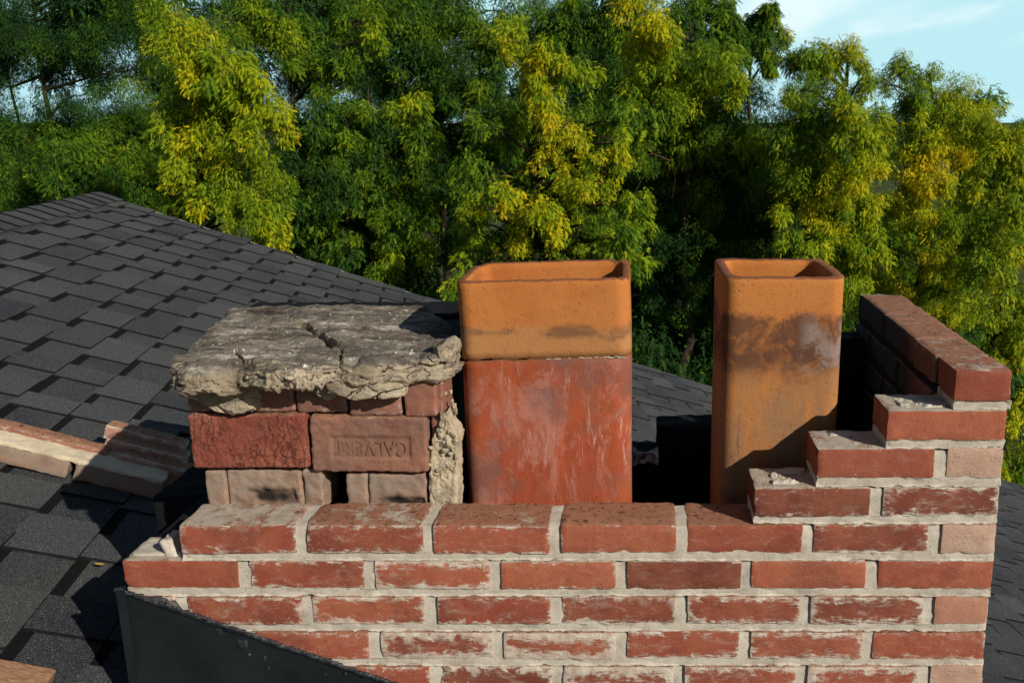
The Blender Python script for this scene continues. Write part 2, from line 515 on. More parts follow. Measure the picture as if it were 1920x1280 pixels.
dk.build('roof_deck', mat_plain('deck_wood', (.12, .08, .05)), house, smooth=False)

# ------------------------------------------------------------------ the brick chimney
YF, XR, WT = 1.396, .605, .092
BL, BH, JX, PZ, Z0 = .194, .0515, .0187, .0666, -.3985
chim = empty('brick_chimney', (-.13, 1.72, -1.62), 'broken red brick chimney with stepped front wall and grey mortar joints', 'chimney')
fw = Bag(); mo = Bag()
# course index -> list of (x0, x1), left mortar limit
def full_row(n):           # a full brick against the right corner
    out = []; x = XR
    for i in range(n): out.append((x - BL, x)); x -= BL + JX
    return out
def head_row(n):
    out = [(XR - WT, XR)]; x = XR - WT - JX
    for i in range(n): out.append((x - BL, x)); x -= BL + JX
    return out
rows = {0: [(XR - WT, XR)], 1: full_row(1), 2: head_row(1), 3: full_row(2), 4: head_row(6), 5: full_row(7)}
for k in range(6, 24):
    rows[k] = full_row(7) if k % 2 else head_row(6) + [(-.866, -.783)]
pr = random.Random(5)
# photo: brick tints, (row, index from the right) -> (tint, smear, painted shade)
spec = {(0, 0): (.35, .03, 0), (1, 0): (.62, .05, 0), (2, 0): ('p', .6, 0), (2, 1): (.55, .12, 0), (3, 0): (.12, .45, 0), (3, 1): (.15, .2, 0),
        (4, 0): ('p', .95, 0), (4, 1): (.30, .35, 0), (4, 2): (.50, .15, 0), (4, 3): (.55, .18, 0), (4, 4): (.55, .32, 0), (4, 5): (.45, .38, 0), (4, 6): (.5, .3, 0),
        (5, 0): (.62, .15, 0), (5, 1): (.66, .1, 0), (5, 2): (.08, .16, 0), (5, 3): (.75, .2, 0), (5, 4): (.6, .5, 0), (5, 5): (.55, .3, 0), (5, 6): (.6, .1, 0),
        (6, 0): ('t', .1, 0), (6, 1): (.25, .5, 0), (6, 2): (.35, .45, 0), (6, 3): (.3, .4, 0), (6, 4): (.5, .35, 0), (6, 5): (.6, .45, 0), (6, 6): (.55, .35, 0),
        (7, 0): (.5, .35, 0), (7, 1): (.6, .5, 0), (7, 2): (.5, .35, 0), (7, 3): (.7, .75, 0), (7, 4): (.5, .72, 0), (7, 5): (.6, .3, 0),
        (8, 0): ('p', .5, 0), (8, 1): (.5, .7, 0), (8, 2): (.6, .5, 0), (8, 3): (.45, .8, 0)}
for k, lst in rows.items():
    zt = Z0 - PZ * k
    for i, (x0, x1) in enumerate(lst):
        t, s, so = spec.get((k, i), (pr.uniform(.2, .8), pr.uniform(.1, .7), 0))
        t = t if isinstance(t, str) else min(1, max(0, .5 + (t - .5) * 1.5 + pr.uniform(-.18, .18)))
        if k > 9: seg = .03
        else: seg = .009
        jx, jz = pr.uniform(-.0015, .0015), pr.uniform(-.0015, .0012)
        V, Q, e = rbox((x1 - x0, WT, BH), seg, .0032, .0012, 70, seed=k * 13 + i)
        V = rot(V, 0, pr.uniform(-.006, .006), pr.uniform(-.006, .006)) + [(x0 + x1) / 2 + jx, YF + WT / 2 + pr.uniform(-.0015, .0015), zt - BH / 2 + jz]
        pale = 0.0
        if t == 'p': pale = .92; t = .3
        elif t == 't': pale = .42; t = .9
        bed = {1: 1.0, 2: .9, 3: .85, 5: .9}.get(k, .1)
        if k == 4: bed = {6: .72, 5: .40, 4: .28, 3: .05, 2: .05, 1: .35}.get(i, .3)
        if k == 0: bed = .35
        fw.add(V, Q, col=(t, s, so, 1), edge=e, pale=pale, bed=bed)
    # mortar bed of this course: a block just inside the brick faces, reaching under the bricks
    x0 = lst[-1][0]
    V, Q, e = rbox((XR - x0 - .004, WT - .008, PZ + .001), .012 if k < 10 else .05, .003, .0013, 30, seed=90 + k)
    lo = zt - PZ - .001
    top = zt - .0035
    V[:, 2] = V[:, 2] / (PZ + .001) * (top - lo) + (top + lo) / 2
    V += [(x0 + XR) / 2 + .002, YF + WT / 2, 0]
    # the bed swells out of the wall's right end here and there
    mo.add(V, Q)
    if k < 10:
        V, Q, e = rbox((XR - x0 + .003, WT + .001, PZ - BH + .002), .009, .004, .0028, 60, seed=190 + k, front=.0035, warp=.001)
        V += [(x0 + XR) / 2 + .0005 + (.004 if k < 1 else 0), YF + WT / 2 - .0, zt - BH - (PZ - BH) / 2]
        V[:, 1] = np.maximum(V[:, 1], YF + .0005 + .0 * V[:, 0])
        zc_ = (V[:, 2] - (zt - BH - (PZ - BH) / 2)) / ((PZ - BH) / 2)
        V[:, 1] += np.where(V[:, 1] < YF + .02, fbm(V, 26, 4, 5) * .0022 + .0022 + .0028 * np.clip(1 - zc_ ** 2, 0, 1) + .0012 * np.abs(fbm(V * [.5, 1, 1], 70, 3, 9)), 0)
        mo.add(V, Q)
front_wall = empty('front_wall', (-.13, YF + .046, -1.62) )
front_wall.parent = chim; front_wall.location = Vector((-.13, YF + .046, -1.62)) - chim.location
for b_, nm, mt in ((fw, 'red_bricks', MB['wall']), (mo, 'mortar', MORTAR)):
    b_.A['rnd'] = b_.A.pop('col') if 'col' in b_.A else None
    if b_.A['rnd'] is None: b_.A.pop('rnd')
    b_.build(nm, mt, front_wall)

def fix(b):
    if 'col' in b.A: b.A['rnd'] = b.A.pop('col')
    return b
slope_me = slope.data
for o_ in house.children:      # the shingle tint attribute
    if 'col' in o_.data.attributes: o_.data.attributes['col'].name = 'rnd'

# the right parapet (side wall), running away from the camera
YB = 2.045
sw = Bag(); sm = Bag(); si = Bag()
ys = YF + WT
for k in range(0, 20):
    zt = Z0 - PZ * k
    y = YF + .194 + .0187 if (k % 2 == 0) else YF + WT + .0187
    if k == 0: y = YF
    first = True
    while y < YB - .03:
        y2 = min(y + BL + (.006 if k == 0 else 0), YB)
        if k == 0 and first:
            y += WT + .004; y2 = y + .118; first = False
        V, Q, e = rbox((WT + (.003 if k == 0 else 0), y2 - y, BH), .01 if k < 6 else .03, .005, .0018, 60, seed=300 + k * 7 + int(y * 50))
        V = rot(V, 0, 0, pr.uniform(-.012, .012)) + [XR - WT / 2 + pr.uniform(-.002, .002), (y + y2) / 2, zt - BH / 2 + pr.uniform(-.0015, .0015)]
        inner = np.clip((XR - WT + .006 - V[:, 0]) / .004, 0, 1) * np.clip((V[:, 1] - YF - .16) / .10, 0, 1)  # shade painted on the inner face, fading out towards the front
        cl_ = np.tile([pr.uniform(.1, .9), pr.uniform(.1, .4), 0, 1.], (len(V), 1)); cl_[:, 2] = inner
        sw.A.setdefault('col', []).append(cl_); n0_ = sw.n
        sw.V.append(V); sw.Q.append(Q + n0_); sw.n += len(V); sw.A.setdefault('edge', []).append(e)
        sw.A.setdefault('bed', []).append(np.full(len(V), pr.uniform(.2, .75)))
        y = y2 + (.006 if k == 0 else JX)
    V, Q, e = rbox((WT - .006, YB - YF - WT, PZ + .002), .02 if k < 6 else .06, .003, .002, 45, seed=400 + k)
    V[:, 2] = np.where(V[:, 2] > 0, V[:, 2] - .0025, V[:, 2])
    V += [XR - WT / 2, (YF + WT + YB) / 2, zt - PZ / 2]
    sm.add(V, Q)
def mat_shade_mortar():
    m = M('shade_mortar', .95, .1)  # shade in the colour: upright faces black, upward faces light
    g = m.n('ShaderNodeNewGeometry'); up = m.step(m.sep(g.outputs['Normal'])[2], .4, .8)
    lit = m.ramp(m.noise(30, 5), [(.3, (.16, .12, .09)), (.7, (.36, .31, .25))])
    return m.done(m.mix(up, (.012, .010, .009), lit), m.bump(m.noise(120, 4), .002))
SHADE_MORTAR = mat_shade_mortar()
side = empty('side_parapet', (0, 0, 0)); side.parent = chim; side.location = Vector((XR - .046, 1.74, -1.62)) - chim.location
fix(sw).build('parapet_bricks', MB['parapet'], side)
sm.build('mortar', SHADE_MORTAR, side)
# rear wall, stepped too, coloured near-black to stand for its shade
rb = Bag()
segs = [(-.868, -.362, -.418), (-.362, -.115, -.60), (-.115, .052, -.755), (.052, .20, -.690), (.20, .31, -.62), (.31, .412, -.548), (.412, XR, -.486)]
for i, (x0, x1, zt) in enumerate(segs):
    V, Q, e = rbox((x1 - x0 + .002, .09, 1.75 + zt), .012, .006, .004, 40, seed=500 + i)
    V += [(x0 + x1) / 2, YB - .046, (zt - 1.75) / 2]
    rb.add(V, Q)
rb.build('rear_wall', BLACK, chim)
# left wall below the old stack
lb = Bag()
V, Q, e = rbox((.09, YB - YF - WT - .08, 1.0), .03, .006, .003, 30, seed=510)
V += [-.866 + .05, (YB + YF) / 2, -.735 - .5]
lb.add(V, Q)
lb.build('left_wall', BLACK, chim)
sh_ = Bag()  # black block added to deepen the shadow left of the chimney
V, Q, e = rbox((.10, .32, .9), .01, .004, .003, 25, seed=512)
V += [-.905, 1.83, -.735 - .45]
sh_.add(V, Q); sh_.build('shade_block', BLACK, chim)
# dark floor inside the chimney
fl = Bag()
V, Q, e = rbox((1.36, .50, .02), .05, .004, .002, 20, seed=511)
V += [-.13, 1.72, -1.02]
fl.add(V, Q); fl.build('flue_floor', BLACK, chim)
# crust of mortar on the step ends and the upright flake at the left step
cr_ = Bag()
def facet(D, seed, k=16, spread=.30):
    """radius of a random fractured chunk along the unit directions D"""
    r_ = np.random.RandomState(int(seed * 7.3) % 99991)
    n_ = r_.normal(size=(k, 3)); n_ /= np.linalg.norm(n_, axis=1)[:, None]
    n_ = np.concatenate([n_, [[1, 0, 0], [-1, 0, 0], [0, 1, 0], [0, -1, 0], [0, 0, 1], [0, 0, -1]]])
    d_ = r_.uniform(1 - spread, 1, len(n_))
    dp_ = D @ n_.T
    rr_ = np.where(dp_ > .05, d_ / np.maximum(dp_, .05), 9.)
    return np.minimum(rr_.min(1), 1.35)
def crumb(bag, c, s, seed, n=14, sharp=.35):
    u = np.linspace(0, math.pi, n); v = np.linspace(0, 2 * math.pi, 2 * n, endpoint=False)
    U, W = np.meshgrid(u, v, indexing='ij')
    P = np.stack([np.sin(U) * np.cos(W), np.sin(U) * np.sin(W), np.cos(U)], -1).reshape(-1, 3)
    a = np.arange(n * 2 * n).reshape(n, 2 * n); b = np.roll(a, -1, 1)
    q = np.stack([a[:-1], a[1:], b[1:], b[:-1]], -1).reshape(-1, 4)
    P = P * (facet(P, seed, 9) * (1 + .3 * sharp * fbm(P, 1.6, 4, seed)))[:, None]
    bag.add(P * s + c, q)
def crust(x0, x1, z, seed, y0=YF + .012, y1=YF + WT - .004):
    nx, ny = 60, 34
    gx, gy = np.meshgrid(np.linspace(x0, x1, nx), np.linspace(y0, y1, ny), indexing='ij')
    P = np.stack([gx.ravel(), gy.ravel(), np.full(nx * ny, z)], 1)
    e_ = np.minimum.reduce([P[:, 0] - x0, x1 - P[:, 0], P[:, 1] - y0, y1 - P[:, 1]])
    n1 = fbm(P, 38, 4, seed); n2 = np.abs(fbm(P, 90, 3, seed + 2))
    hgt = np.clip(n1 * .007 + .001, -.004, .004) + n2 * .002 * (n1 > -.1)
    P[:, 2] += np.where(e_ < .006, -.004, hgt - .002)
    return P, grid_faces(nx, ny)
for nm_, x0, x1, kk, sd_ in (('c', .43, .515, 1, 4), ('b', .325, .405, 2, 5), ('a', .225, .30, 3, 6)):
    P, Q = crust(x0, x1, Z0 - kk * PZ, sd_)
    mesh('mortar_crust', P, Q, MORTAR, chim)
flk = Bag()
V, Q, e = rbox((.022, .05, .034), .004, .006, .004, 60, seed=77)
V[:, 0] += (V[:, 2] + .017) * -.35
V += [-.787, YF + .04, Z0 - 5 * PZ + .012]
flk.add(V, Q)
V, Q, e = rbox((.085, .06, .008), .006, .003, .002, 60, seed=78)
V += [-.815, YF + .048, Z0 - 5 * PZ + .001]
flk.add(V, Q)
flk.build('mortar_flake', MORTAR, chim)

# ------------------------------------------------------------------ old inner brick stack
YS = 1.505
stack = empty('brick_stack', (-.56, 1.68, -1.0), 'old brown brick stack with dark open joints under the cracked cap, left of the flues', 'brick stack')
def px(x, y, Y):      # pixel of the photograph on the upright plane at distance Y -> world
    v = (y - CY) / F
    s_, c_ = math.sin(PITCH), math.cos(PITCH)
    h = Y * (s_ + v * c_) / (c_ - v * s_)
    return ((x - CX) / F * (Y * c_ + h * s_), Y, -h)
def old_brick(x0, y0, x1, y1, mat, Y=YS, depth=.09, t=.4, sm_=.2, shade_amt=0, r=.005, label=None, front=.006, cb=None, tilt=0, name='brick', seed=0, nse=.0014, sbox=None):
    ax, _, az = px(x0, y0, Y); _, _, bz = px(x0, y1, Y)
    ym = (y0 + y1) / 2
    ax = px(x0, ym, Y)[0]; bx = px(x1, ym, Y)[0]
    V, Q, e = rbox((bx - ax, depth, az - bz), .012, r, nse, 60, seed=seed + x0 * .1, front=front)
    V0_ = V.copy()
    if cb is not None: V = cb(V)
    V = rot(V, 0, tilt, 0) + [(ax + bx) / 2, Y + depth / 2, (az + bz) / 2]
    ca = np.tile([t, sm_, shade_amt, 1.], (len(V), 1))
    if sbox is not None:
        sx_, sz_, hx_, hz_ = sbox
        dd_ = np.maximum(np.abs(V0_[:, 0] - sx_) - hx_, np.abs(V0_[:, 2] - sz_) - hz_) + fbm(V0_, 50, 3, 4) * .010
        ca[:, 2] = np.maximum(ca[:, 2], np.clip(.5 - dd_ / .016, 0, 1))  # dark shade of the hollow painted into the brick colour
    b = Bag(); b.A['col'] = [ca]; b.A['edge'] = [e]; b.V = [V]; b.Q = [Q]; b.n = len(V)
    o = fix(b).build(name, mat, stack)
    if label: o['label'] = label
    return o, ((ax + bx) / 2, Y, (az + bz) / 2)
def cracked(V):       # split, crazed face
    f = V[:, 1] < -.03 + .0
    fr = np.clip((-V[:, 1] - .02) / .005, 0, 1)
    n = fbm(V * [1.5, 1, .45], 85, 3, 3)
    cr2 = np.exp(-(n / .07) ** 2) * np.clip(fbm(V, 14, 2, 8) + .35, 0, 1)
    V = V.copy(); V[:, 1] += fr * (cr2 * .0030 - fbm(V, 30, 2, 4) * .0008)
    return V
def frog(V):          # sunken stamped panel
    fr = np.clip((-V[:, 1] - .02) / .004, 0, 1)
    cxp, czp, hx, hz = .003, -.005, .072, .0225
    d = np.maximum(np.abs(V[:, 0] - cxp) - hx, np.abs(V[:, 2] - czp) - hz)
    V = V.copy(); V[:, 1] += fr * np.clip(-d / .005, 0, 1) * .0032
    return V
def recess(cx_, cz_, hx, hz, dp):
    def f(V):
        fr = np.clip((-V[:, 1] - .02) / .006, 0, 1)
        d = np.maximum(np.abs(V[:, 0] - cx_) - hx, np.abs(V[:, 2] - cz_) - hz) + fbm(V, 60, 2, 4) * .003
        V = V.copy(); V[:, 1] += fr * np.clip(-d / .006, 0, 1) * dp + fbm(V, 150, 2, 9) * .0012 * fr
        return V
    return f
o, c = old_brick(355, 777, 575, 879, MB['oldred'], Y=1.497, depth=.056, t=.5, sm_=.12, front=.0022, cb=cracked, label='deep red brick with a crazed, split face', seed=1, r=.006)
o, c = old_brick(581, 781, 802, 887, MB['old'], Y=1.500, depth=.056, t=.5, sm_=.10, front=.0022, cb=frog, label='brown brick with stamped lettering upside down in a sunken panel', seed=2, r=.007, tilt=.012)
# the raised lettering in the panel, the brick lies upside down
fc = bpy.data.curves.new('lettering', 'FONT'); fc.body = 'CALVERT'; fc.size = .043; fc.extrude = .0007; fc.align_x = 'CENTER'; fc.align_y = 'CENTER'
fc.space_character = 1.12; fc.offset = .0002
fo = bpy.data.objects.new('lettering_curve', fc); sc.collection.objects.link(fo)
dg = bpy.context.evaluated_depsgraph_get()
tm = bpy.data.meshes.new_from_object(fo.evaluated_get(dg))
bpy.data.objects.remove(fo)
tv = np.zeros(len(tm.vertices) * 3, np.float32); tm.vertices.foreach_get('co', tv); tv = tv.reshape(-1, 3).astype(float)
w_ = tv[:, 0].max() - tv[:, 0].min(); tv[:, 0] *= .126 / w_; tv[:, 1] *= .9
tv2 = np.stack([-tv[:, 0], -tv[:, 2], -tv[:, 1]], 1)          # stands on the face, turned half round
tv2 = rot(tv2, 0, .012, 0) + [c[0] + .004, c[1] + .0021, c[2] - .005]
for vtx, p_ in zip(tm.vertices, tv2): vtx.co = Vector(p_) - Vector(c)
for nm, val in (('rnd', (.35, .0, 0, 1)),):
    at = tm.attributes.new(nm, 'FLOAT_COLOR', 'POINT')
    for d_ in at.data: d_.color = val
at = tm.attributes.new('edge', 'FLOAT', 'POINT')
for d_ in at.data: d_.value = .05
tm.materials.clear(); tm.materials.append(MB['old'])
lo_ = bpy.data.objects.new('lettering', tm); sc.collection.objects.link(lo_)
lo_.parent = o; lo_.location = Vector(c) - world_pos(o)
# upper course
for j, (x0, y0, x1, y1, t, D_) in enumerate([(348, 700, 549, 773, .35, .1), (553, 700, 649, 774, .25, .1), (653, 700, 751, 780, .5, .1)]):
    old_brick(x0, y0, x1, y1, MB['old'], Y=1.503 + .002 * (j % 2), t=t, sm_=.3, seed=10 + j, front=.004, tilt=(.0, .006, .01)[j])
old_brick(756, 684, 818, 782, MB['old'], Y=1.503, t=.75, sm_=.2, seed=14, front=.004)
old_brick(806, 690, 832, 860, MB['old'], Y=1.517, t=.9, sm_=.3, seed=15, front=.003, nse=.003)
# lower course, grey cored bricks
old_brick(386, 881, 425, 958, MB['oldgrey'], Y=1.506, t=.3, sm_=.2, seed=20, front=.004, nse=.0022, label='narrow grey brick end at the left foot of the stack')
old_brick(427, 879, 566, 958, MB['oldgrey'], Y=1.509, t=.5, sm_=.1, seed=21, front=.0035, cb=recess(.016, -.014, .040, .016, .007), sbox=(.016, -.012, .036, .012), nse=.002, label='grey brick end with a shade-painted hollow low on its face')
old_brick(568, 879, 606, 958, MB['oldgrey'], Y=1.511, t=.8, sm_=.3, seed=22, front=.004, nse=.0025)
old_brick(650, 888, 690, 958, MB['oldgrey'], Y=1.507, t=.2, sm_=.3, seed=23, front=.004, nse=.002)
old_brick(692, 888, 801, 958, MB['oldgrey'], Y=1.510, t=.1, sm_=.1, seed=24, front=.0035, cb=recess(.010, -.020, .038, .012, .007), sbox=(.010, -.018, .034, .008), nse=.002)
# core, set well back and dark
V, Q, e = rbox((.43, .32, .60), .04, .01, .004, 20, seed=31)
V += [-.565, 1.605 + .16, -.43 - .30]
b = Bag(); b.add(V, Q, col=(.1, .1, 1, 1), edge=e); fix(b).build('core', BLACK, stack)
# crumbling mortar strip at the right of the stack
ms = Bag()
prof = [(771, 827, 838), (790, 822, 846), (808, 815, 856), (818, 809, 861), (834, 806, 861), (850, 804, 858), (880, 803, 861), (915, 802, 861), (960, 801, 861)]
prof = np.array(prof, float)
NZ, NX = 110, 34
yy = np.linspace(771, 960, NZ)
P = []
for j, y_ in enumerate(yy):
    xa = np.interp(y_, prof[:, 0], prof[:, 1]); xb = np.interp(y_, prof[:, 0], prof[:, 2])
    a_ = px(xa, y_, 1.512); b__ = px(xb, y_, 1.512)
    t_ = np.linspace(0, 1, NX)
    bul = np.clip(1 - (2 * t_ - 1) ** 14, 0, 1) ** .5
    P.append(np.stack([a_[0] + (b__[0] - a_[0]) * t_, 1.55 - .044 * bul, np.full(NX, a_[2])], 1))
P = np.concatenate(P)
rough_ = np.clip(1.1 - np.abs(P[:, 2] + .56) / .06, .25, 1)
P[:, 1] += -np.abs(fbm(P, 34, 4, 3)) * .014 * rough_ + .006 * rough_ + fbm(P, 24, 3, 2) * .007 + np.exp(-(fbm(P * [1, 1, .3], 40, 3, 7) / .05) ** 2) * .004
P[:, 0] += fbm(P, 60, 3, 6) * .003
ms.add(P, grid_faces(NZ, NX))
for j in range(16):
    y_ = pr.uniform(772, 880); xa = np.interp(y_, prof[:, 0], prof[:, 1]); xb = np.interp(y_, prof[:, 0], prof[:, 2])
    q_ = px(pr.uniform(xa, xb), y_, 1.508)
    s_ = pr.uniform(.002, .0055)
    crumb(ms, [q_[0], q_[1] - .001, q_[2]], [s_ * pr.uniform(.8, 1.6), s_, s_ * pr.uniform(.6, 1.3)], pr.random() * 40, 12, 1.1)
for (x_, y_, s_) in ((845, 735, .003), (852, 762, .004), (855, 772, .0035), (848, 752, .003), (836, 738, .0025)):
    q_ = px(x_, y_, 1.54); crumb(ms, q_, [s_, s_, s_ * 1.8], x_, 9, .5)
ms.build('mortar_strip', CRUMB, stack)

# ------------------------------------------------------------------ the cracked mortar cap
def mat_cap():
    m = M('weathered_cap', .95, .1)
    g = m.n('ShaderNodeNewGeometry'); up = m.step(m.sep(g.outputs['Normal'])[2], .3, .7)
    st = m.mapping((.7, 2.0, 1.5), rt=(0, 0, .35))
    n = m.noise(13, 8, .74, .4, m.mapping((.5, 1.7, 1.5), rt=(0, 0, .25)))
    top = m.ramp(n, [(.34, (.036, .031, .026)), (.45, (.115, .100, .082)), (.55, (.215, .190, .155)), (.66, (.52, .475, .395))])
    low = m.ramp(m.noise(12, 6, .6), [(.3, (.16, .125, .085)), (.5, (.31, .255, .180)), (.72, (.46, .395, .295))])
    col = m.mix(up, low, top)
    lich = m.step(m.noise(5, 5, .6, .3), .5, .68)
    col = m.mix(m.math('MULTIPLY', m.math('MULTIPLY', lich, up), .7), col, (.085, .078, .066))
    spots = m.step(m.noise(75, 3, .6), .66, .72)
    col = m.mix(m.math('MULTIPLY', spots, up), col, (.62, .58, .50))
    col = m.mix(m.math('MULTIPLY', m.step(m.noise(140, 3, .7), .6, .75), .6), col, (.05, .042, .032))
    # cracks through the underside lumps
    h = m.math('ADD', m.noise(30, 7, .7, .4, st), m.math('MULTIPLY', m.noise(210, 4, .7), .35))
    vv = m.n('ShaderNodeTexVoronoi', feature='DISTANCE_TO_EDGE'); vv.inputs['Scale'].default_value = 13
    warp = m.n('ShaderNodeVectorMath', operation='ADD'); m.l(m.mapping((.7, 1, 1.6)), warp.inputs[0])
    wsc = m.n('ShaderNodeVectorMath', operation='SCALE'); wsc.inputs['Scale'].default_value = .05; m.l(m.noise(18, 4, out='Color'), wsc.inputs[0])
    m.l(wsc.outputs[0], warp.inputs[1]); m.l(warp.outputs[0], vv.inputs['Vector'])
    ck = m.math('MULTIPLY', m.step(vv.outputs['Distance'], .022, .0), m.step(m.noise(8, 3), .50, .58))
    ck = m.math('MULTIPLY', ck, m.math('SUBTRACT', 1.0, up))
    col = m.mix(ck, col, (.05, .038, .026))
    col = m.mix(m.attr('crk', 'Fac'), col, (.012, .010, .008))
    h = m.math('SUBTRACT', h, m.math('MULTIPLY', ck, 1.0))
    return m.done(col, m.bump(h, .007, 1))
CAP = mat_cap()
cap = empty('mortar_cap', (-.56, 1.70, -.43), 'thick cracked grey-brown mortar slab lying on top of the old brick stack', 'mortar slab')
def pz(x, y, h):      # pixel on the level plane z = -h
    v = (y - CY) / F; s_, c_ = math.sin(PITCH), math.cos(PITCH)
    Y = h * (c_ - v * s_) / (s_ + v * c_)
    return ((x - CX) / F * (Y * c_ + h * s_), Y)
HC = .398
outl = np.array([pz(x, y, HC) for x, y in [(327, 671), (338, 652), (362, 632), (385, 610), (418, 590), (427, 576), (480, 573), (520, 570), (600, 567), (700, 567), (803, 569), (812, 580), (845, 594), (857, 612), (861, 636), (852, 655), (820, 664), (740, 671), (650, 674), (630, 672), (560, 680), (500, 682), (440, 676), (385, 681), (340, 681)]])
cc = outl.mean(0)
NT, NS = 1000, 170
th = np.linspace(-math.pi, math.pi, NT, endpoint=False)
def ray_poly(poly, c, th):
    out = np.full(len(th), 9.)
    dx, dy = np.cos(th), np.sin(th)
    for i in range(len(poly)):
        a = poly[i] - c; b_ = poly[(i + 1) % len(poly)] - c; e_ = b_ - a
        den = dx * e_[1] - dy * e_[0]
        with np.errstate(divide='ignore', invalid='ignore'):
            t = (a[0] * e_[1] - a[1] * e_[0]) / den; s = (a[0] * dy - a[1] * dx) / den
        ok = (t > 0) & (s >= -1e-6) & (s <= 1 + 1e-6)
        out = np.where(ok, np.minimum(out, t), out)
    return out
rad = ray_poly(outl, cc, th)
rad = np.convolve(np.concatenate([rad[-3:], rad, rad[:3]]), np.ones(7) / 7, 'valid')
cir = np.stack([np.cos(th), np.sin(th), 0 * th], 1)
rad = rad * (1 + .016 * fbm(cir, 6, 4, 2) + .010 * fbm(cir, 26, 3, 5))
ss = 1 - (1 - np.linspace(0, 1, NS)) ** 1.15
XY = cc + ss[:, None, None] * rad[None, :, None] * np.stack([np.cos(th), np.sin(th)], 1)[None]
P = np.concatenate([XY, np.full((NS, NT, 1), -HC)], -1).reshape(-1, 3)
edge_d = ((1 - ss)[:, None] * rad[None]).ravel()
def seg_dist(p, pts):
    d = np.full(len(p), 9.); tt = np.zeros(len(p)); L_ = 0
    tot = sum(np.linalg.norm(np.subtract(pts[i + 1], pts[i])) for i in range(len(pts) - 1))
    for i in range(len(pts) - 1):
        a = np.array(pts[i]); b_ = np.array(pts[i + 1]); e_ = b_ - a; l_ = np.linalg.norm(e_)
        t = np.clip(((p - a) @ e_) / (l_ * l_), 0, 1); q = np.linalg.norm(p - a - t[:, None] * e_, axis=1)
        m_ = q < d; d = np.where(m_, q, d); tt = np.where(m_, (L_ + t * l_) / tot, tt); L_ += l_
    return d, tt
st_ = np.stack([P[:, 0] * .8 + P[:, 1] * .35, P[:, 1] * 2.1, P[:, 2]], 1)
z = fbm(P, 5, 3, 1) * .007 + fbm(st_, 22, 4, 2) * .0055 - np.abs(fbm(st_, 45, 3, 6)) * .0045 + fbm(st_, 110, 2, 3) * .0016
z -= .014 * np.exp(-edge_d / .014)
# worn upper ridge near the left end: a thin skin lies over the lower layer
skin = [pz(*q, HC) for q in [(430, 600), (470, 592), (520, 600), (560, 612)]]
d, t = seg_dist(P[:, :2] + fbm(P, 40, 2, 9)[:, None] * .006, skin)
z += .002 * np.exp(-(d / .02) ** 2)
crack = [pz(*q, HC) for q in [(490, 592), (535, 598), (570, 606), (592, 618), (612, 632), (626, 650)]]
d, t = seg_dist((P[:, :2] + fbm(P, 28, 2, 12)[:, None] * .0022) * [1, .36], [(a_, b_ * .36) for a_, b_ in crack])
wd = .0022 + .0020 * t
z -= .026 * (.6 + .4 * t) * np.clip(1.8 - d / wd, 0, 1)
CRK = np.clip(1.5 - d / wd, 0, 1)
crack2 = [pz(*q, HC) for q in [(626, 650), (640, 655), (636, 678)]]
d, t = seg_dist(P[:, :2] + fbm(P, 70, 2, 13)[:, None] * .003, crack2)
z -= .008 * np.clip(1.6 - d / .003, 0, 1)
CRK = np.maximum(CRK, .8 * np.clip(1.2 - d / .003, 0, 1))
crack3 = [pz(*q, HC) for q in [(440, 655), (450, 668), (480, 676), (560, 676)]]
d, t = seg_dist(P[:, :2] + fbm(P, 70, 2, 14)[:, None] * .003, crack3)
z -= .010 * np.clip(1.6 - d / .003, 0, 1)
CRK = np.maximum(CRK, .9 * np.clip(1.2 - d / .003, 0, 1))
P[:, 2] += z
# slight fall of the slab to the left front
P[:, 2] += -.02 * np.clip((-.62 - P[:, 0]) / .15, 0, 1) * np.clip((1.62 - P[:, 1]) / .15, 0, 1) * .4
top = P.reshape(NS, NT, 3)
rim = top[-1]
rings = []
tk = .035 + .007 * fbm(cir, 3, 3, 8) + .006 * fbm(cir, 14, 3, 9)
NR = 18
for j in range(1, NR + 1):
    u = j / NR
    ins = .003 * math.sin(u * math.pi) * -2.2 + .022 * max(0, u - .6) ** 1.0
    q = rim.copy()
    dirv = np.stack([np.cos(th), np.sin(th)], 1)
    pp = np.stack([q[:, 0] * 1, q[:, 1] * 1, q[:, 2] - u * tk], 1)
    lay = np.abs(fbm(pp * [.6, .6, 2.2], 40, 3, 4)) * .006
    st3 = np.floor(u * 3.2 + .9 * fbm(cir, 4, 3, 21) + .35 * fbm(cir, 18, 2, 22))
    step_ = .0065 * np.sin(st3 * 2.4 + 1.3 * fbm(cir, 7, 2, 23)) + .004 * (st3 > 2)
    q[:, :2] -= dirv * (ins + lay + step_ * min(1, u * 4))[:, None]
    q[:, 2] = rim[:, 2] - tk * u
    rings.append(q)
bot = rings[-1].copy(); ctr = np.tile([cc[0], cc[1], -HC - .035], (NT, 1))
inner = bot * .35 + ctr * .65; inner[:, 2] = bot[:, 2].mean()
rings.append(inner)
allp = np.concatenate([top.reshape(-1, 3)] + rings)
a = np.arange(len(allp)).reshape(-1, NT); b_ = np.roll(a, -1, 1)
Q = np.stack([a[:-1], a[1:], b_[1:], b_[:-1]], -1).reshape(-1, 4)[:, ::1]
ck_ = np.zeros(len(allp)); ck_[:len(CRK)] = CRK
mesh('slab', allp, Q, CAP, cap, attrs={'crk': ('FLOAT', ck_)})
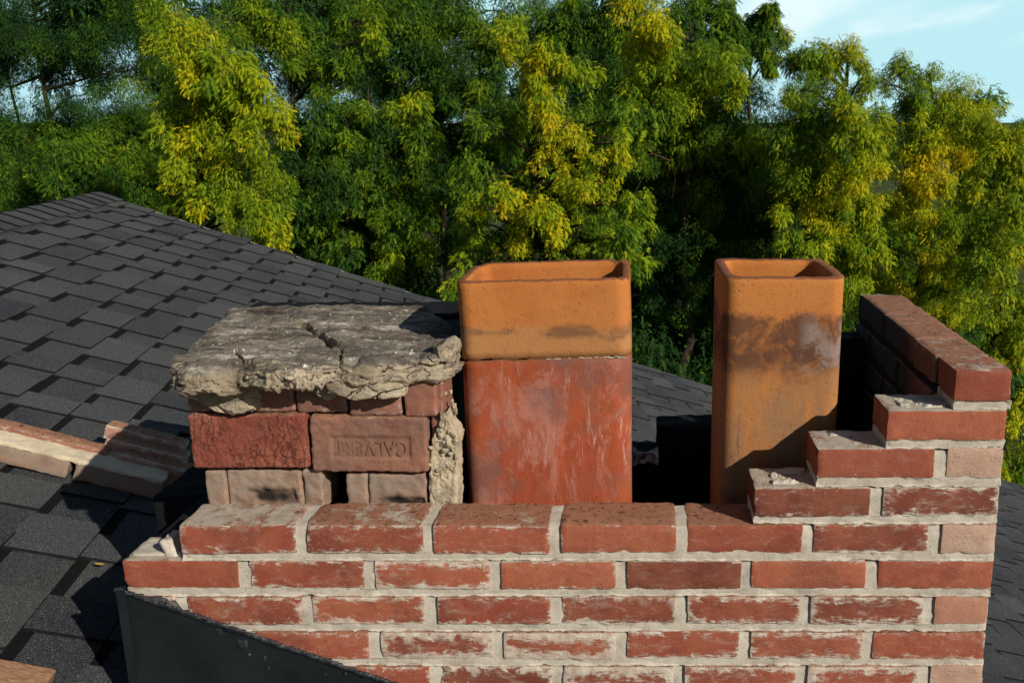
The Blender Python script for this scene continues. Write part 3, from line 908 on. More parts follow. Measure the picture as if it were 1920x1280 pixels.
# lumps of squeezed mortar hanging from the slab's front edge
def lump(name, x, y, wx, wy, seed, Y=1.497, YO=.001, dep=.032, sharp=.22, ang=0, n=64, pw=.62, lab=None):
    Y += YO
    c0 = np.array(px(x, y, Y)); a0 = np.array(px(x + wx, y, Y)); b0 = np.array(px(x, y + wy, Y))
    s = np.array([a0[0] - c0[0], dep, c0[2] - b0[2]]) * [1.2, 1.12, 1.25]
    u = np.linspace(0.0, math.pi, n); v = np.linspace(0, 2 * math.pi, 2 * n, endpoint=False)
    U, W = np.meshgrid(u, v, indexing='ij')
    Pn = np.stack([np.sin(U) * np.cos(W), np.sin(U) * np.sin(W), np.cos(U)], -1).reshape(-1, 3)
    Ps = Pn * facet(Pn, seed + 40, 20, .26)[:, None]
    Pw = Ps * s
    Pw = Pw + Pn * (fbm(Pw, 18, 4, seed) * sharp * .022)[:, None] - Pn * (np.exp(-(fbm(Pw * [.8, 1, 1.3], 24, 3, seed + 2) / .05) ** 2) * .0055)[:, None] + Pn * (fbm(Pw, 110, 2, seed) * .0008)[:, None]
    Pw = rot(Pw, 0, ang, 0) + c0
    a = np.arange(n * 2 * n).reshape(n, 2 * n); b_ = np.roll(a, -1, 1)
    q = np.stack([a[:-1], a[1:], b_[1:], b_[:-1]], -1).reshape(-1, 4)
    o = mesh(name, Pw, q, CAP, cap)
    if lab: o['label'] = lab
lump('mortar_lump', 352, 690, 27, 22, 1, Y=1.494, dep=.03)
lump('mortar_lump', 436, 728, 60, 44, 2, Y=1.505, dep=.030, ang=.10, pw=.5)
lump('mortar_lump', 372, 722, 34, 20, 3, Y=1.508, dep=.024, ang=.55)
lump('mortar_lump', 418, 756, 45, 12, 8, Y=1.506, dep=.022, ang=.35)
lump('mortar_lump', 525, 692, 62, 19, 4, Y=1.503, dep=.026, ang=.08)
lump('mortar_lump', 690, 706, 62, 34, 5, Y=1.494, dep=.040, ang=-.06)
lump('mortar_lump', 612, 716, 26, 28, 6, Y=1.503, dep=.030)
lump('mortar_lump', 576, 700, 24, 12, 9, Y=1.503, dep=.030, ang=.4)
lump('mortar_lump', 768, 694, 32, 24, 7, Y=1.504, dep=.028, ang=-.35)
lump('mortar_lump', 655, 694, 50, 20, 12, Y=1.495, dep=.028)
lump('mortar_lump', 470, 700, 40, 22, 13, Y=1.498, dep=.028, ang=.1)
lump('mortar_lump', 838, 652, 22, 17, 10, Y=1.515, dep=.03, ang=-.35)
lump('mortar_lump', 812, 668, 26, 8, 11, Y=1.512, dep=.03, ang=-.1)

# ------------------------------------------------------------------ clay flues
def mat_clay(name, c_lo, c_hi, mode):
    m = M(name, .85, .2)
    co = m.co(); xyz = m.sep(co)
    base = m.mix(m.step(m.noise(7, 5, .6), .3, .7), c_lo, c_hi)
    vstr = m.mapping((1.6, 1.6, .28))
    if mode == 'red':
        s1 = m.noise(14, 6, .7, .8, vstr)
        base = m.mix(m.step(s1, .42, .7), base, (.36, .072, .028))
        dk = m.math('MULTIPLY', m.step(m.noise(30, 5, .7, .4, vstr), .52, .7), .5)
        base = m.mix(dk, base, (.16, .045, .03))
        w1 = m.step(m.noise(8, 7, .75, .5, m.mapping((1.5, 1.5, .7), loc=(1.3, 0, 4.1))), .47, .60)
        base = m.mix(m.math('MULTIPLY', w1, .55), base, (.40, .20, .155))
        w2 = m.step(m.noise(26, 6, .75, 1.2, m.mapping((2.2, 2.2, .42), loc=(4, 2, 1))), .55, .66)
        base = m.mix(m.math('MULTIPLY', m.math('MULTIPLY', w2, .5), m.step(m.noise(5, 4, .6, 0, m.mapping(loc=(7, 0, 2))), .44, .60)), base, (.60, .46, .39))
        # greyish soot below the joint
        tz = m.math('ADD', xyz[2], m.math('MULTIPLY', m.noise(13, 5, .6), .10))
        gs = m.math('MULTIPLY', m.step(tz, .345, .385), m.step(m.noise(6, 4, .6, 0, m.mapping(loc=(.4, 0, 0))), .40, .58))
        base = m.mix(m.math('MULTIPLY', gs, .75), base, (.13, .085, .075))
    if mode == 'top':
        tz = m.math('ADD', xyz[2], m.math('MULTIPLY', m.math('SUBTRACT', m.noise(11, 5, .65), .5), .06))
        lowm = m.step(tz, .066, .050)
        base = m.mix(m.math('MULTIPLY', lowm, .6), base, (.36, .20, .085))
        bnd = m.math('MULTIPLY', m.step(tz, .036, .050), m.step(tz, .074, .058))
        base = m.mix(m.math('MULTIPLY', m.math('MULTIPLY', bnd, m.step(m.noise(10, 5, .6, 0, m.mapping((1, 1, 2))), .44, .62)), .85), base, (.11, .06, .035))
    if mode == 'tall':
        tz = m.math('ADD', xyz[2], m.math('MULTIPLY', m.math('SUBTRACT', m.noise(9, 6, .7), .5), .10))
        bnd = m.math('MULTIPLY', m.step(tz, .515, .575), m.step(tz, .662, .645))
        nb = m.noise(16, 7, .75, .5)
        base = m.mix(m.math('MULTIPLY', m.math('MULTIPLY', bnd, m.step(nb, .30, .56)), .95), base, (.075, .036, .024))
        gx = m.math('MULTIPLY', m.step(xyz[0], .02, .05), m.math('MULTIPLY', m.step(tz, .545, .57), m.step(tz, .66, .63)))
        base = m.mix(m.math('MULTIPLY', gx, m.math('MULTIPLY', m.step(m.noise(24, 6, .7), .42, .6), .8)), base, (.24, .19, .17))
        lw = m.math('MULTIPLY', m.step(tz, .58, .52), m.step(m.noise(12, 6, .7, .5, vstr), .34, .62))
        base = m.mix(m.math('MULTIPLY', lw, .85), base, (.235, .140, .075))
        base = m.mix(m.math('MULTIPLY', m.step(m.noise(20, 6, .7, 1, vstr), .60, .70), .6), base, (.15, .06, .03))
    base = m.mix(m.math('MULTIPLY', m.step(m.noise(95, 4, .75), .52, .70), .35), base, (.14, .045, .02))
    base = m.mix(m.math('MULTIPLY', m.step(m.noise(3.5, 4, .6), .45, .7), .3), base, (.26, .10, .035))
    speck = m.step(m.vor(52), .085, .05)
    base = m.mix(m.math('MULTIPLY', speck, .6), base, (.12, .04, .02))
    h = m.math('ADD', m.noise(240, 4, .7), m.math('MULTIPLY', m.noise(18, 5), 1.2))
    h = m.math('SUBTRACT', h, m.math('MULTIPLY', m.step(m.vor(38), .10, .04), .9))
    return m.done(base, m.bump(h, .0011, .9), m.step(m.noise(20, 4), -1.2, .8))
CL_TOP = mat_clay('orange_clay', (.37, .125, .030), (.47, .175, .045), 'top')
CL_RED = mat_clay('red_clay', (.25, .050, .022), (.32, .070, .026), 'red')
CL_TALL = mat_clay('ochre_clay', (.36, .125, .028), (.45, .175, .045), 'tall')
RIMM = mat_plain('broken_clay_rim', (.27, .10, .045), .85, .2, .5, 60, .002)

def flue(name, x0, x1, y0, y1, zb, zt, mat, wall=.019, rc=.032, seed=0, rim=.002, tilt=0, lab=None, rimb=.002, group=None):
    cx_, cy_ = (x0 + x1) / 2, (y0 + y1) / 2; hx, hy = (x1 - x0) / 2, (y1 - y0) / 2
    def ring(hx, hy, rc, n=30):
        pts = []
        for (sx, sy, a0) in ((1, -1, -90), (1, 1, 0), (-1, 1, 90), (-1, -1, 180)):
            c_ = np.array([sx * (hx - rc), sy * (hy - rc)])
            for a in np.linspace(a0, a0 + 90, 9): pts.append(c_ + rc * np.array([math.cos(R(a)), math.sin(R(a))]))
            # straight run subdivided
            nx_ = {(1, -1): (hx, hy - rc, 0, 1), (1, 1): (hx - rc, hy, -1, 0), (-1, 1): (-hx, -(hy - rc), 0, 1), (-1, -1): (0, 0, 0, 0)}
        pts = np.array(pts)
        out = []
        for i in range(len(pts)):
            a, b = pts[i], pts[(i + 1) % len(pts)]; L_ = np.linalg.norm(b - a); k = max(1, int(L_ / .007))
            for j in range(k): out.append(a + (b - a) * j / k)
        return np.array(out)
    O = ring(hx, hy, rc)
    I = O * np.array([(hx - wall) / hx, (hy - wall) / hy])
    n = len(O); H = zt - zb; nzs = max(8, int(H / .012))
    zs = np.linspace(0, H, nzs)
    L = []
    c3 = np.concatenate([O, np.zeros((n, 1))], 1)
    jt = fbm(c3, 30, 3, seed) * rim + fbm(c3, 120, 2, seed + 1) * rim * .5
    jt = jt - np.clip(fbm(c3, 22, 3, seed + 8) - .5, 0, .3) * .016
    jb = fbm(c3, 35, 3, seed + 5) * rimb + np.abs(fbm(c3, 110, 2, seed + 6)) * rimb
    # outside bottom to top
    for k, z in enumerate(zs):
        t = z / H; zz = z + jt * t ** 6 + jb * (1 - t) ** 6
        q = np.concatenate([O, zz[:, None]], 1)
        q[:, :2] *= 1 + (fbm(q, 6, 2, seed + 3) * .004)[:, None]
        L.append(q)
    q = L[-1].copy(); q[:, :2] *= .988; q[:, 2] += .0015; L[-1][:, 2] -= .001; L.append(q)
    w3 = np.concatenate([I, np.zeros((n, 1))], 1)
    q = np.concatenate([I * 1.012, (H + jt * .8 + .001)[:, None]], 1); L.append(q)
    for z in zs[::-1]:
        q = np.concatenate([I, np.full((n, 1), z) + (jt * .8 * (z / H) ** 6)[:, None]], 1); L.append(q)
    P = np.concatenate(L); P[:, 2] += fbm(P, 200, 1, seed) * .0002
    m_ = len(L)
    a = np.arange(m_ * n).reshape(m_, n); b = np.roll(a, -1, 1)
    Q = np.stack([a[:-1], b[:-1], b[1:], a[1:]], -1).reshape(-1, 4)
    nb = n
    Q = np.concatenate([Q, np.stack([a[-1], b[-1], b[0], a[0]], -1)])
    idx = np.zeros(len(Q), int)
    r0 = (nzs - 1) * n
    idx[r0:r0 + 3 * n] = 1
    idx[-n:] = 1
    if tilt: P = rot(P, 0, tilt, 0)
    org = np.array([cx_, cy_, zb])
    o = mesh(name, P + org, Q, None, None, True, None, org, mats=[mat, RIMM], mat_idx=idx)
    return o
f1 = flue('flue_tile', -.312, -.0055, 1.565, 1.785, -.4235, -.2835, CL_TOP, wall=.013, rc=.026, seed=1, rim=.0020, tilt=-.028, rimb=.003)
tag(f1, 'wide orange clay flue tile sitting above the cracked joint on the streaked red one', 'flue tile')
f2 = flue('flue_tile', -.313, -.0055, 1.564, 1.786, -1.0, -.4265, CL_RED, seed=2, rim=.003, tilt=0)
for v_ in f2.data.vertices:
    if v_.co.z > .5: v_.co.z += v_.co.x * .028
tag(f2, 'wide red clay flue tile with white streaks, below the orange tile', 'flue tile')
f3 = flue('flue_tile', .157, .372, 1.565, 1.785, -1.0, -.279, CL_TALL, seed=3, rim=.0022, rc=.026, wall=.018)
tag(f3, 'tall narrow ochre clay flue tile with a sooty band, right of the wide pair', 'flue tile')
# old mortar in the joint between the tiles
jb_ = Bag()
for j in range(26):
    x = pr.uniform(-.16, -.012); s_ = pr.uniform(.0015, .0032)
    crumb(jb_, [x, 1.5665, -.4250 + (x + .16) * .028 + pr.uniform(-.001, .001)], [s_ * 2.2, s_ * .8, s_ * .6], j, 8, .5)
o = jb_.build('joint_mortar', CRUMB, f2)

# ------------------------------------------------------------------ flashing
def mat_flash():
    m = M('black_flashing', .42, .5)
    n = m.noise(6, 5, .6)
    col = m.ramp(n, [(.3, (.004, .007, .009)), (.7, (.009, .013, .015))])
    sp = m.step(m.vor(24), .07, .035)
    col = m.mix(m.math('MULTIPLY', sp, .8), col, (.10, .11, .11))
    return m.done(col, m.bump(m.noise(7, 4), .006), m.ramp(n, [(.3, .38), (.7, .6)]))
FLASH = mat_flash()
def mat_tar():
    m = M('tar_sealant', .5, .5)
    return m.done(m.ramp(m.noise(60, 4), [(.3, (.008, .009, .011)), (.6, (.022, .024, .028)), (.8, (.13, .13, .13))]), m.bump(m.noise(90, 5), .004))
TAR = mat_tar()
fl_e = empty('metal_flashing', (-.4, YF - .02, -1.5), 'black sheet metal flashing with a sloping top edge sealed against the brick wall', 'flashing')
FY = YF - .008
def wallpt(x, y, Y=FY): return np.array(px(x, y, Y))
tA, tB = wallpt(223, 1108), wallpt(735, 1283)
slp = (tB[2] - tA[2]) / (tB[0] - tA[0])
ns = 110
fb = Bag()
xs_ = np.linspace(tA[0], XR - .01, ns)
P = []
for j, x in enumerate(xs_):
    zt = tA[2] + slp * (x - tA[0]) + .0015 * math.sin(j * .9)
    for w, zz in ((-.004, zt), (0, zt + .0005), (.0, zt - .006), (.0006, zt - .03), (.0, zt - .12), (0, zt - .4)):
        P.append([x, FY + w * 1.0 + .001 * math.sin(x * 12), zz])
P = np.array(P); P[:, 1] += fbm(P, 5, 2, 3) * .002
fb.add(P, grid_faces(ns, 6))
fb.build('face_sheet', FLASH, fl_e)
# folded corner strip and the return along the chimney's left side
cb2 = Bag()
for (xa, xb, ya, yb) in ((tA[0] - .003, tA[0] + .011, FY - .004, FY - .001),):
    P = []
    zt, zb_ = tA[2] + .004, tA[2] - .45
    for z in (zt, zb_):
        P += [[xa, yb + .012, z], [xa, ya, z], [xb, ya, z], [xb, yb, z]]
    cb2.add(np.array(P), [[1, 0, 4, 5], [2, 1, 5, 6], [3, 2, 6, 7], [0, 1, 2, 3]])
cb2.build('corner_fold', FLASH, fl_e, smooth=False)
sd = Bag()
P = []
for y in np.linspace(FY + .002, YB, 12):
    P += [[tA[0] - .001, y, tA[2] + .0], [tA[0] - .001, y, -1.5]]
sd.add(np.array(P), grid_faces(12, 2)); sd.build('side_sheet', FLASH, fl_e)
# bead of sealant along the top edge, blobs and a smear on the brick
tb = Bag()
for j in range(150):
    t = j / 149; x = tA[0] + (tB[0] + .12 - tA[0]) * t
    z = tA[2] + slp * (x - tA[0])
    s_ = pr.uniform(.0025, .005)
    crumb(tb, [x, FY + .001, z + .002 + pr.uniform(-.0015, .0015)], [s_ * 2.2, s_ * .8, s_ * .8], j, 8, .35)
for (x, y, s1, s2) in ((648, 1262, .003, .003), (410, 1184, .006, .009), (456, 1208, .010, .010), (497, 1232, .003, .004), (503, 1252, .004, .005)):
    c_ = wallpt(x, y, FY - .001); bl_ = Bag(); crumb(bl_, c_, [s1, .0022, s2], x, 14, .3); bl_.build('sealant_blob', TAR, fl_e)
tb.build('sealant_bead', TAR, fl_e)
tm_ = Bag()
sp_ = [(232, 1110), (262, 1120), (300, 1118), (326, 1126), (342, 1146), (345, 1158), (300, 1144), (260, 1130), (238, 1122)]
c_ = np.mean([wallpt(x, y, YF - .002) for x, y in sp_], 0)
ringp = np.array([wallpt(x, y, YF - .001) for x, y in sp_])
mid = (ringp + c_) / 2; mid[:, 1] -= .003; mid += np.random.RandomState(2).normal(0, .0012, mid.shape)
cen = c_[None] + [[0, -.004, 0]]
n_ = len(sp_); V = np.concatenate([ringp + [0, .004, 0], ringp, mid, cen])
Q = [[i, (i + 1) % n_, n_ + (i + 1) % n_, n_ + i] for i in range(n_)] + [[n_ + i, n_ + (i + 1) % n_, 2 * n_ + (i + 1) % n_, 2 * n_ + i] for i in range(n_)]
T = [[2 * n_ + i, 2 * n_ + (i + 1) % n_, 3 * n_] for i in range(n_)]
tm_.add(V, Q, T); tm_.build('tar_smear', TAR, fl_e)

# ------------------------------------------------------------------ fallen brickwork on the roof, plank, foil scrap
def onroof(x, y):
    v = (y - CY) / F; s_, c_ = math.sin(PITCH), math.cos(PITCH)
    d = np.array([(x - CX) / F, c_ - v * s_, -(v * c_ + s_)])
    P = d * (-DD / (nv @ d))
    return (P - RO) @ rv, (P - RO) @ dv
def roofbox(bag, r0, v0, size_v, size_r, size_w, w0=.012, ang=0, seed=0, t=.5, sm_=.3, shade_amt=0, seg=.008, nse=.0015, rr=.005, lift=0):
    V, Q, e = rbox((size_v, size_r, size_w), seg, rr, nse, 60, seed=seed)
    V = rot(V, 0, lift, ang)
    W = RP(r0 + V[:, 1] + size_r / 2, v0 + V[:, 0] + size_v / 2, w0 + V[:, 2] + size_w / 2)
    bag.add(W, Q, col=(t, sm_, shade_amt, 1), edge=e)
fr = empty('fallen_brickwork', RP(*onroof(120, 880)), 'fallen strip of brickwork with cream mortar and stepped bricks lying on the roof shingles', 'brickwork')
r_a, v_a = onroof(125, 906)       # foot of the joint
DBG = (r_a, v_a)
b = Bag()
roofbox(b, r_a, v_a - .203, .197, .10, .046, seed=1, t=.3, sm_=.05)
roofbox(b, r_a, v_a - .41, .197, .10, .046, seed=2, t=.6, sm_=.05)
o = fix(b).build('lower_brick', MB['oldgrey'], fr)
b = Bag(); roofbox(b, r_a, v_a + .008, .20, .10, .046, seed=3, t=.1, sm_=.05)
fix(b).build('lower_brick', MB['oldgrey'], fr)
b = Bag()
roofbox(b, r_a - .002, v_a - .42, .632, .104, .012, w0=.056, seed=4, nse=.004, rr=.004)
b.A.pop('col'); b.A.pop('edge')
roofb_cream = mat_mortar('cream_mortar', (.56, .48, .34), (.66, .58, .42), (.42, .35, .24), .6)
b.build('mortar_bed', roofb_cream, fr)
b = Bag()
roofbox(b, r_a + .062, v_a - .42, .475, .045, .030, w0=.050, seed=5, t=.8, sm_=.35)
fix(b).build('brick_edge', MB['old'], fr)
# stepped courses beside it
for j, (dr, w0, dvv) in enumerate(((.060, .045, .07), (.095, .062, .035), (.135, .078, .018))):
    b = Bag()
    roofbox(b, r_a + dr, v_a + .0 + dvv, .20, .05, .040, w0=w0, seed=6 + j, t=.9, sm_=.55, nse=.002)
    roofbox(b, r_a + dr, v_a + .02 + dvv, .17, .05, w0 - .012, w0=.012, seed=16 + j, t=.2, sm_=.2)
    fix(b).build('stepped_brick', MB['pale'] if j < 3 else MB['old'], fr)
# plank at the lower left
def mat_wood():
    m = M('weathered_plank', .8, .2)
    n = m.noise(16, 6, .6, 1.0, m.mapping((1.2, 9, 9)))
    return m.done(m.ramp(n, [(.3, (.17, .085, .045)), (.55, (.30, .17, .10)), (.75, (.38, .23, .14))]), m.bump(n, .002))
b = Bag()
r_p, v_p = onroof(100, 1282)
V, Q, e = rbox((.6, .14, .022), .02, .004, .0006, 30, seed=3)
V = rot(V, 0, 0, R(-1)) 
W = RP(r_p - .100 + V[:, 1] + .028, v_p - .30 + V[:, 0], .014 + V[:, 2] + .011)
b.add(W, Q)
tag(b.build('wooden_plank', mat_wood()), 'end of a bare brown wooden plank on the shingles at the lower left corner', 'plank')
# a small yellow leaf caught at a shingle edge
def mat_yleaf():
    m = M('yellow_leaf', .6, .3)
    return m.done(m.ramp(m.noise(80, 3), [(.3, (.30, .16, .02)), (.7, (.50, .36, .04))]))
r_l, v_l = onroof(182, 1072)
lb_ = Bag(); nl_ = 9
tt_ = np.linspace(0, 1, nl_); wd_ = np.sin(tt_ * math.pi) ** .8 * .0045
Vl = []
for i_ in range(nl_):
    for j_ in (-1, 0, 1):
        Vl.append(RP(r_l + j_ * wd_[i_], v_l + (tt_[i_] - .5) * .020, .0175 + .002 * abs(j_) + .003 * tt_[i_] ** 2))
lb_.add(np.array(Vl), grid_faces(nl_, 3))
tag(lb_.build('fallen_leaf', mat_yleaf()), 'tiny yellow leaf lying at a shingle edge left of the chimney', 'leaf')
# crumpled foil scrap on the rear wall between the flues
def mat_foil():
    m = M('crumpled_foil', .35, .5)
    m.b.inputs['Metallic'].default_value = .1
    return m.done(m.ramp(m.noise(60, 4), [(.35, (.12, .10, .08)), (.5, (.80, .76, .70))]), m.bump(m.noise(70, 4, .6, 1), .006))
nfo = 46
gx_, gz_ = np.meshgrid(np.linspace(-.055, .053, nfo), np.linspace(0, 1, nfo), indexing='ij')
P = np.stack([gx_.ravel(), 0 * gx_.ravel(), gz_.ravel()], 1)
xt = P[:, 0]; f_ = P[:, 2]
zt = -.716 - .004 * np.sin(xt * 60) - .010 * (xt + .05) / .1; zb_ = -.762 + .012 * np.clip((-.02 - xt) / .03, 0, 1)
W = np.stack([xt, np.full(len(xt), YB - .135), zt + (zb_ - zt) * f_], 1)
W[:, 1] += fbm(W, 28, 4, 3) * .022 + np.abs(fbm(W, 60, 3, 5)) * .012 - .004
W[:, 2] += fbm(W, 40, 3, 7) * .006
o = mesh('foil_scrap', W, grid_faces(nfo, nfo), mat_foil())
sol = o.modifiers.new('thick', 'SOLIDIFY'); sol.thickness = .0015
tag(o, 'crumpled pale metal foil scrap caught on the dark rear wall between the flues', 'foil')

# ------------------------------------------------------------------ trees
def mat_leaf(name, dark, mid, tip, trans=.3):
    m = M(name, .65, .2)
    c = m.attr('rnd'); s = m.n('ShaderNodeSeparateColor'); m.l(c, s.inputs[0])
    col = m.ramp(s.outputs[0], [(0, dark), (.5, mid), (1, tip)])
    m.done(col)
    tr = m.n('ShaderNodeBsdfTranslucent'); m.l(col, tr.inputs['Color'])
    mxs = m.n('ShaderNodeMixShader'); mxs.inputs[0].default_value = trans
    out = m.nt.nodes['Material Output']
    m.l(m.b.outputs[0], mxs.inputs[1]); m.l(tr.outputs[0], mxs.inputs[2]); m.l(mxs.outputs[0], out.inputs['Surface'])
    return m.m
def mat_leafs():
    m = M('autumn_foliage', .65, .15)
    c = m.attr('rnd'); sp = m.n('ShaderNodeSeparateColor'); m.l(c, sp.inputs[0])
    col = m.ramp(sp.outputs[0], [(0, (.014, .052, .013)), (.22, (.036, .105, .012)), (.45, (.115, .220, .010)), (.7, (.29, .37, .009)), (.92, (.58, .55, .010)), (1, (.62, .48, .012))])
    m.done(col)
    tr = m.n('ShaderNodeBsdfTranslucent'); m.l(col, tr.inputs['Color'])
    mxs = m.n('ShaderNodeMixShader'); mxs.inputs[0].default_value = .32
    out = m.nt.nodes['Material Output']
    m.l(m.b.outputs[0], mxs.inputs[1]); m.l(tr.outputs[0], mxs.inputs[2]); m.l(mxs.outputs[0], out.inputs['Surface'])
    return m.m
LEAFM = mat_leafs()
HUE0 = {'gold': .17, 'lime': .10, 'green': -.06, 'dark': -.20}
def mat_bark():
    m = M('tree_bark', .95, .1)
    return m.done(m.ramp(m.noise(9, 5, .6, 0, m.mapping((4, 4, .6))), [(.3, (.018, .014, .011)), (.7, (.06, .042, .03))]), m.bump(m.noise(20, 4), .01))
BARK = mat_bark()
trng = np.random.RandomState(42)
# one drooping spray = 9 narrow leaflets (triangles) on a curved spine, unit length
def spray_template(n=7):
    T = []
    for i in range(n):
        t = (i + .5) / n; s = 1 if i % 2 else -1
        base = np.array([t * .95, 0, -.35 * t * t])
        ln = .42 * (1 - .55 * t) + .08
        tip = base + np.array([ln * .75, s * ln * .8, -ln * .35])
        wv = np.array([.078, -s * .045, .0])
        T.append([base - wv, base + wv * 1.2, tip])
    T.append([[.78, -.05, -.24], [.78, .05, -.24], [1.2, 0, -.55]])
    return np.array(T)          # (n+1,3,3)
TPL = spray_template()
def foliage(clumps, size0, rs, hue0):
    """clumps: list of (center, (rx,ry,rz), count, hue, size) -> vertices, triangles, rnd.
    every clump is built of smaller hanging tufts with gaps between them"""
    Ps, Ds, Ns, H, S = [], [], [], [], []
    for c, rr, cnt, hue, size in clumps:
        rr = np.asarray(rr, float)
        nt_ = int(rs.randint(9, 15))
        U = rs.normal(size=(nt_, 3)); U /= np.linalg.norm(U, axis=1)[:, None]
        TC = U * rs.uniform(.35, .88, (nt_, 1)) * rr
        TR = rs.uniform(.26, .50, nt_)
        w = TR ** 2; pick = rs.choice(nt_, cnt, p=w / w.sum())
        u = rs.normal(size=(cnt, 3)); u /= np.linalg.norm(u, axis=1)[:, None]
        rad_ = rs.uniform(.15, 1, cnt) ** .5
        p = TC[pick] + u * (rad_ * TR[pick])[:, None] * rr.mean() * [1, 1, 1.15]
        out_ = p / rr
        # a few loose sprays stick out of the outline
        loose = rs.uniform(0, 1, cnt) < .07
        p[loose] *= rs.uniform(1.0, 1.22, (loose.sum(), 1))
        Ps.append(p + c)
        d = u * [.8, .8, .35] + .5 * out_ * [1, 1, .3] + rs.normal(0, .40, (cnt, 3)) + [0, 0, -.35]
        d /= np.linalg.norm(d, axis=1)[:, None]
        Ds.append(d)
        Ns.append(u + .5 * out_ + rs.normal(0, .45, (cnt, 3)) + [0, 0, .4])
        th_ = rs.normal(0, .09, nt_)
        H.append(.5 * hue + th_[pick] + .16 * (rad_ - .6) + .10 * np.linalg.norm(out_, axis=1) + rs.normal(0, .10, cnt))
        S.append(rs.uniform(.45, 1.25, cnt) ** 1.3 * rs.choice([.75, 1, 1.3]) * size)
    P = np.concatenate(Ps); D = np.concatenate(Ds); N = np.concatenate(Ns); H = np.concatenate(H); S = np.concatenate(S)
    H = H + hue0 + .24 * fbm(P, .55, 2, 3) + .14 * fbm(P, 2.2, 2, 8)
    side_ = np.cross(N, D); side_ /= np.linalg.norm(side_, axis=1)[:, None] + 1e-9
    up_ = np.cross(D, side_)
    B = np.stack([D, side_, up_], 1)
    tpl = TPL.reshape(-1, 3)
    V = np.einsum('kj,njc->nkc', tpl, B) * S[:, None, None] + P[:, None, :]
    V[:, :, 2] += (tpl[:, 0] ** 2 * -.28)[None, :] * S[:, None]
    nt = len(tpl)
    h = np.repeat(H, nt) + np.tile(tpl[:, 0] * .10, len(P))
    V = V.reshape(-1, 3); T = np.arange(len(V)).reshape(-1, 3)
    rnd = np.stack([np.clip(h, 0, 1), h * 0, h * 0, h * 0 + 1], 1)
    return V, T, rnd
def limb(bag, pts, r0, r1, n=7):
    pts = np.array(pts, float); m_ = len(pts)
    L = []
    for i, p in enumerate(pts):
        t = pts[min(i + 1, m_ - 1)] - pts[max(i - 1, 0)]; t /= np.linalg.norm(t) + 1e-9
        a = np.cross(t, [.3, .9, .2]); a /= np.linalg.norm(a); b = np.cross(t, a)
        r = r0 + (r1 - r0) * i / (m_ - 1)
        an = np.linspace(0, 2 * math.pi, n, endpoint=False)
        L.append(p + r * (np.cos(an)[:, None] * a + np.sin(an)[:, None] * b))
    V = np.concatenate(L); a = np.arange(m_ * n).reshape(m_, n); b = np.roll(a, -1, 1)
    bag.add(V, np.stack([a[:-1], b[:-1], b[1:], a[1:]], -1).reshape(-1, 4))
def P3(x, y, Y):
    q = px(x, y, Y); return np.array(q)
def tree(label, xb, Y, zt, clumps, kind, hueadd=0.0, size=.064, fill=None, seed=0, trunk_r=.16, density=1.0):
    """clumps: list of (px, py, radius px, distance offset, hue); fill: (x0,x1,y0,y1,count,radius,Y offset,hue)"""
    rs = np.random.RandomState(seed)
    base = P3(xb, 300, Y + .9); base[2] = GZ
    root = empty('tree', base, label, 'tree', 'trees behind the house')
    tr = Bag()
    hgt = zt - GZ
    tp = [base + np.array([0, 0, hgt * t]) + np.array([rs.normal(0, .06), rs.normal(0, .06), 0]) * (t > 0) for t in np.linspace(0, .86, 12)]
    limb(tr, tp, trunk_r, .02, 10)
    cl = []
    allc = []
    for q in clumps:
        x, y, rp, dy, hue = q[:5]
        rp *= 1.05; dy = dy + rs.uniform(-.35, .35)
        asp = q[5] if len(q) > 5 else 1.0
        c = P3(x, y, Y + dy); rr = rp / F * (Y + dy)
        cnt = int(density * 2700 * (rr / .6) ** 2 * asp + 60)
        cl.append((c, (rr, rr * .9, rr * asp), cnt, hue, size)); allc.append((c, rr))
    if fill:
        for f in fill:
            x0, x1, y0, y1, cnt, rp, dy, hue = f
            dy *= .45; hue += .2 if kind != 'dark' else -.1; cnt = int(cnt * 1.3)
            for _ in range(cnt):
                c = P3(rs.uniform(x0, x1), rs.uniform(y0, y1), Y + dy + rs.uniform(-.6, .9))
                rr = rp / F * Y * rs.uniform(.7, 1.3)
                n_ = int(density * 600 * (rr / .6) ** 2 + 40)
                cl.append((c, (rr * 1.1, rr, rr * .85), n_, hue, size * 1.75)); allc.append((c, rr))
    # lower crown out of the picture, so that the tree is whole from elsewhere
    for t in np.linspace(.34, .62, 6):
        for _ in range(2):
            an = rs.uniform(0, 6.28); rr = rs.uniform(.6, .9)
            c = base + [math.cos(an) * 1.0, math.sin(an) * 1.0, (-4.3 - GZ) * (t * 1.35)]
            cl.append((c, (rr, rr, rr * .8), int(260 * density), -.5, size * 2.1))
    for c, rr in allc:
        j = np.clip((c[2] - .5 - GZ) / hgt, .2, .93); a = base + [0, 0, hgt * j]
        md = (a + c) / 2 + [0, 0, .12]
        limb(tr, [a, md * .5 + a * .5, md, md * .4 + c * .6 + [0, 0, .05], c], .045, .010, 5)
        for _ in range(3):
            e_ = c + rs.normal(0, .6, 3) * rr
            limb(tr, [c, (c + e_) / 2 + [0, 0, .05], e_], .012, .004, 4)
    V, T, rnd = foliage(cl, size, rs, HUE0[kind] + hueadd)
    N_LEAF.append(len(T))
    mesh('crown', V, T, LEAFM, root, False, {'rnd': ('FLOAT_COLOR', rnd)})
    del V, T, rnd
    tr.build('trunk', BARK, root)
    return root

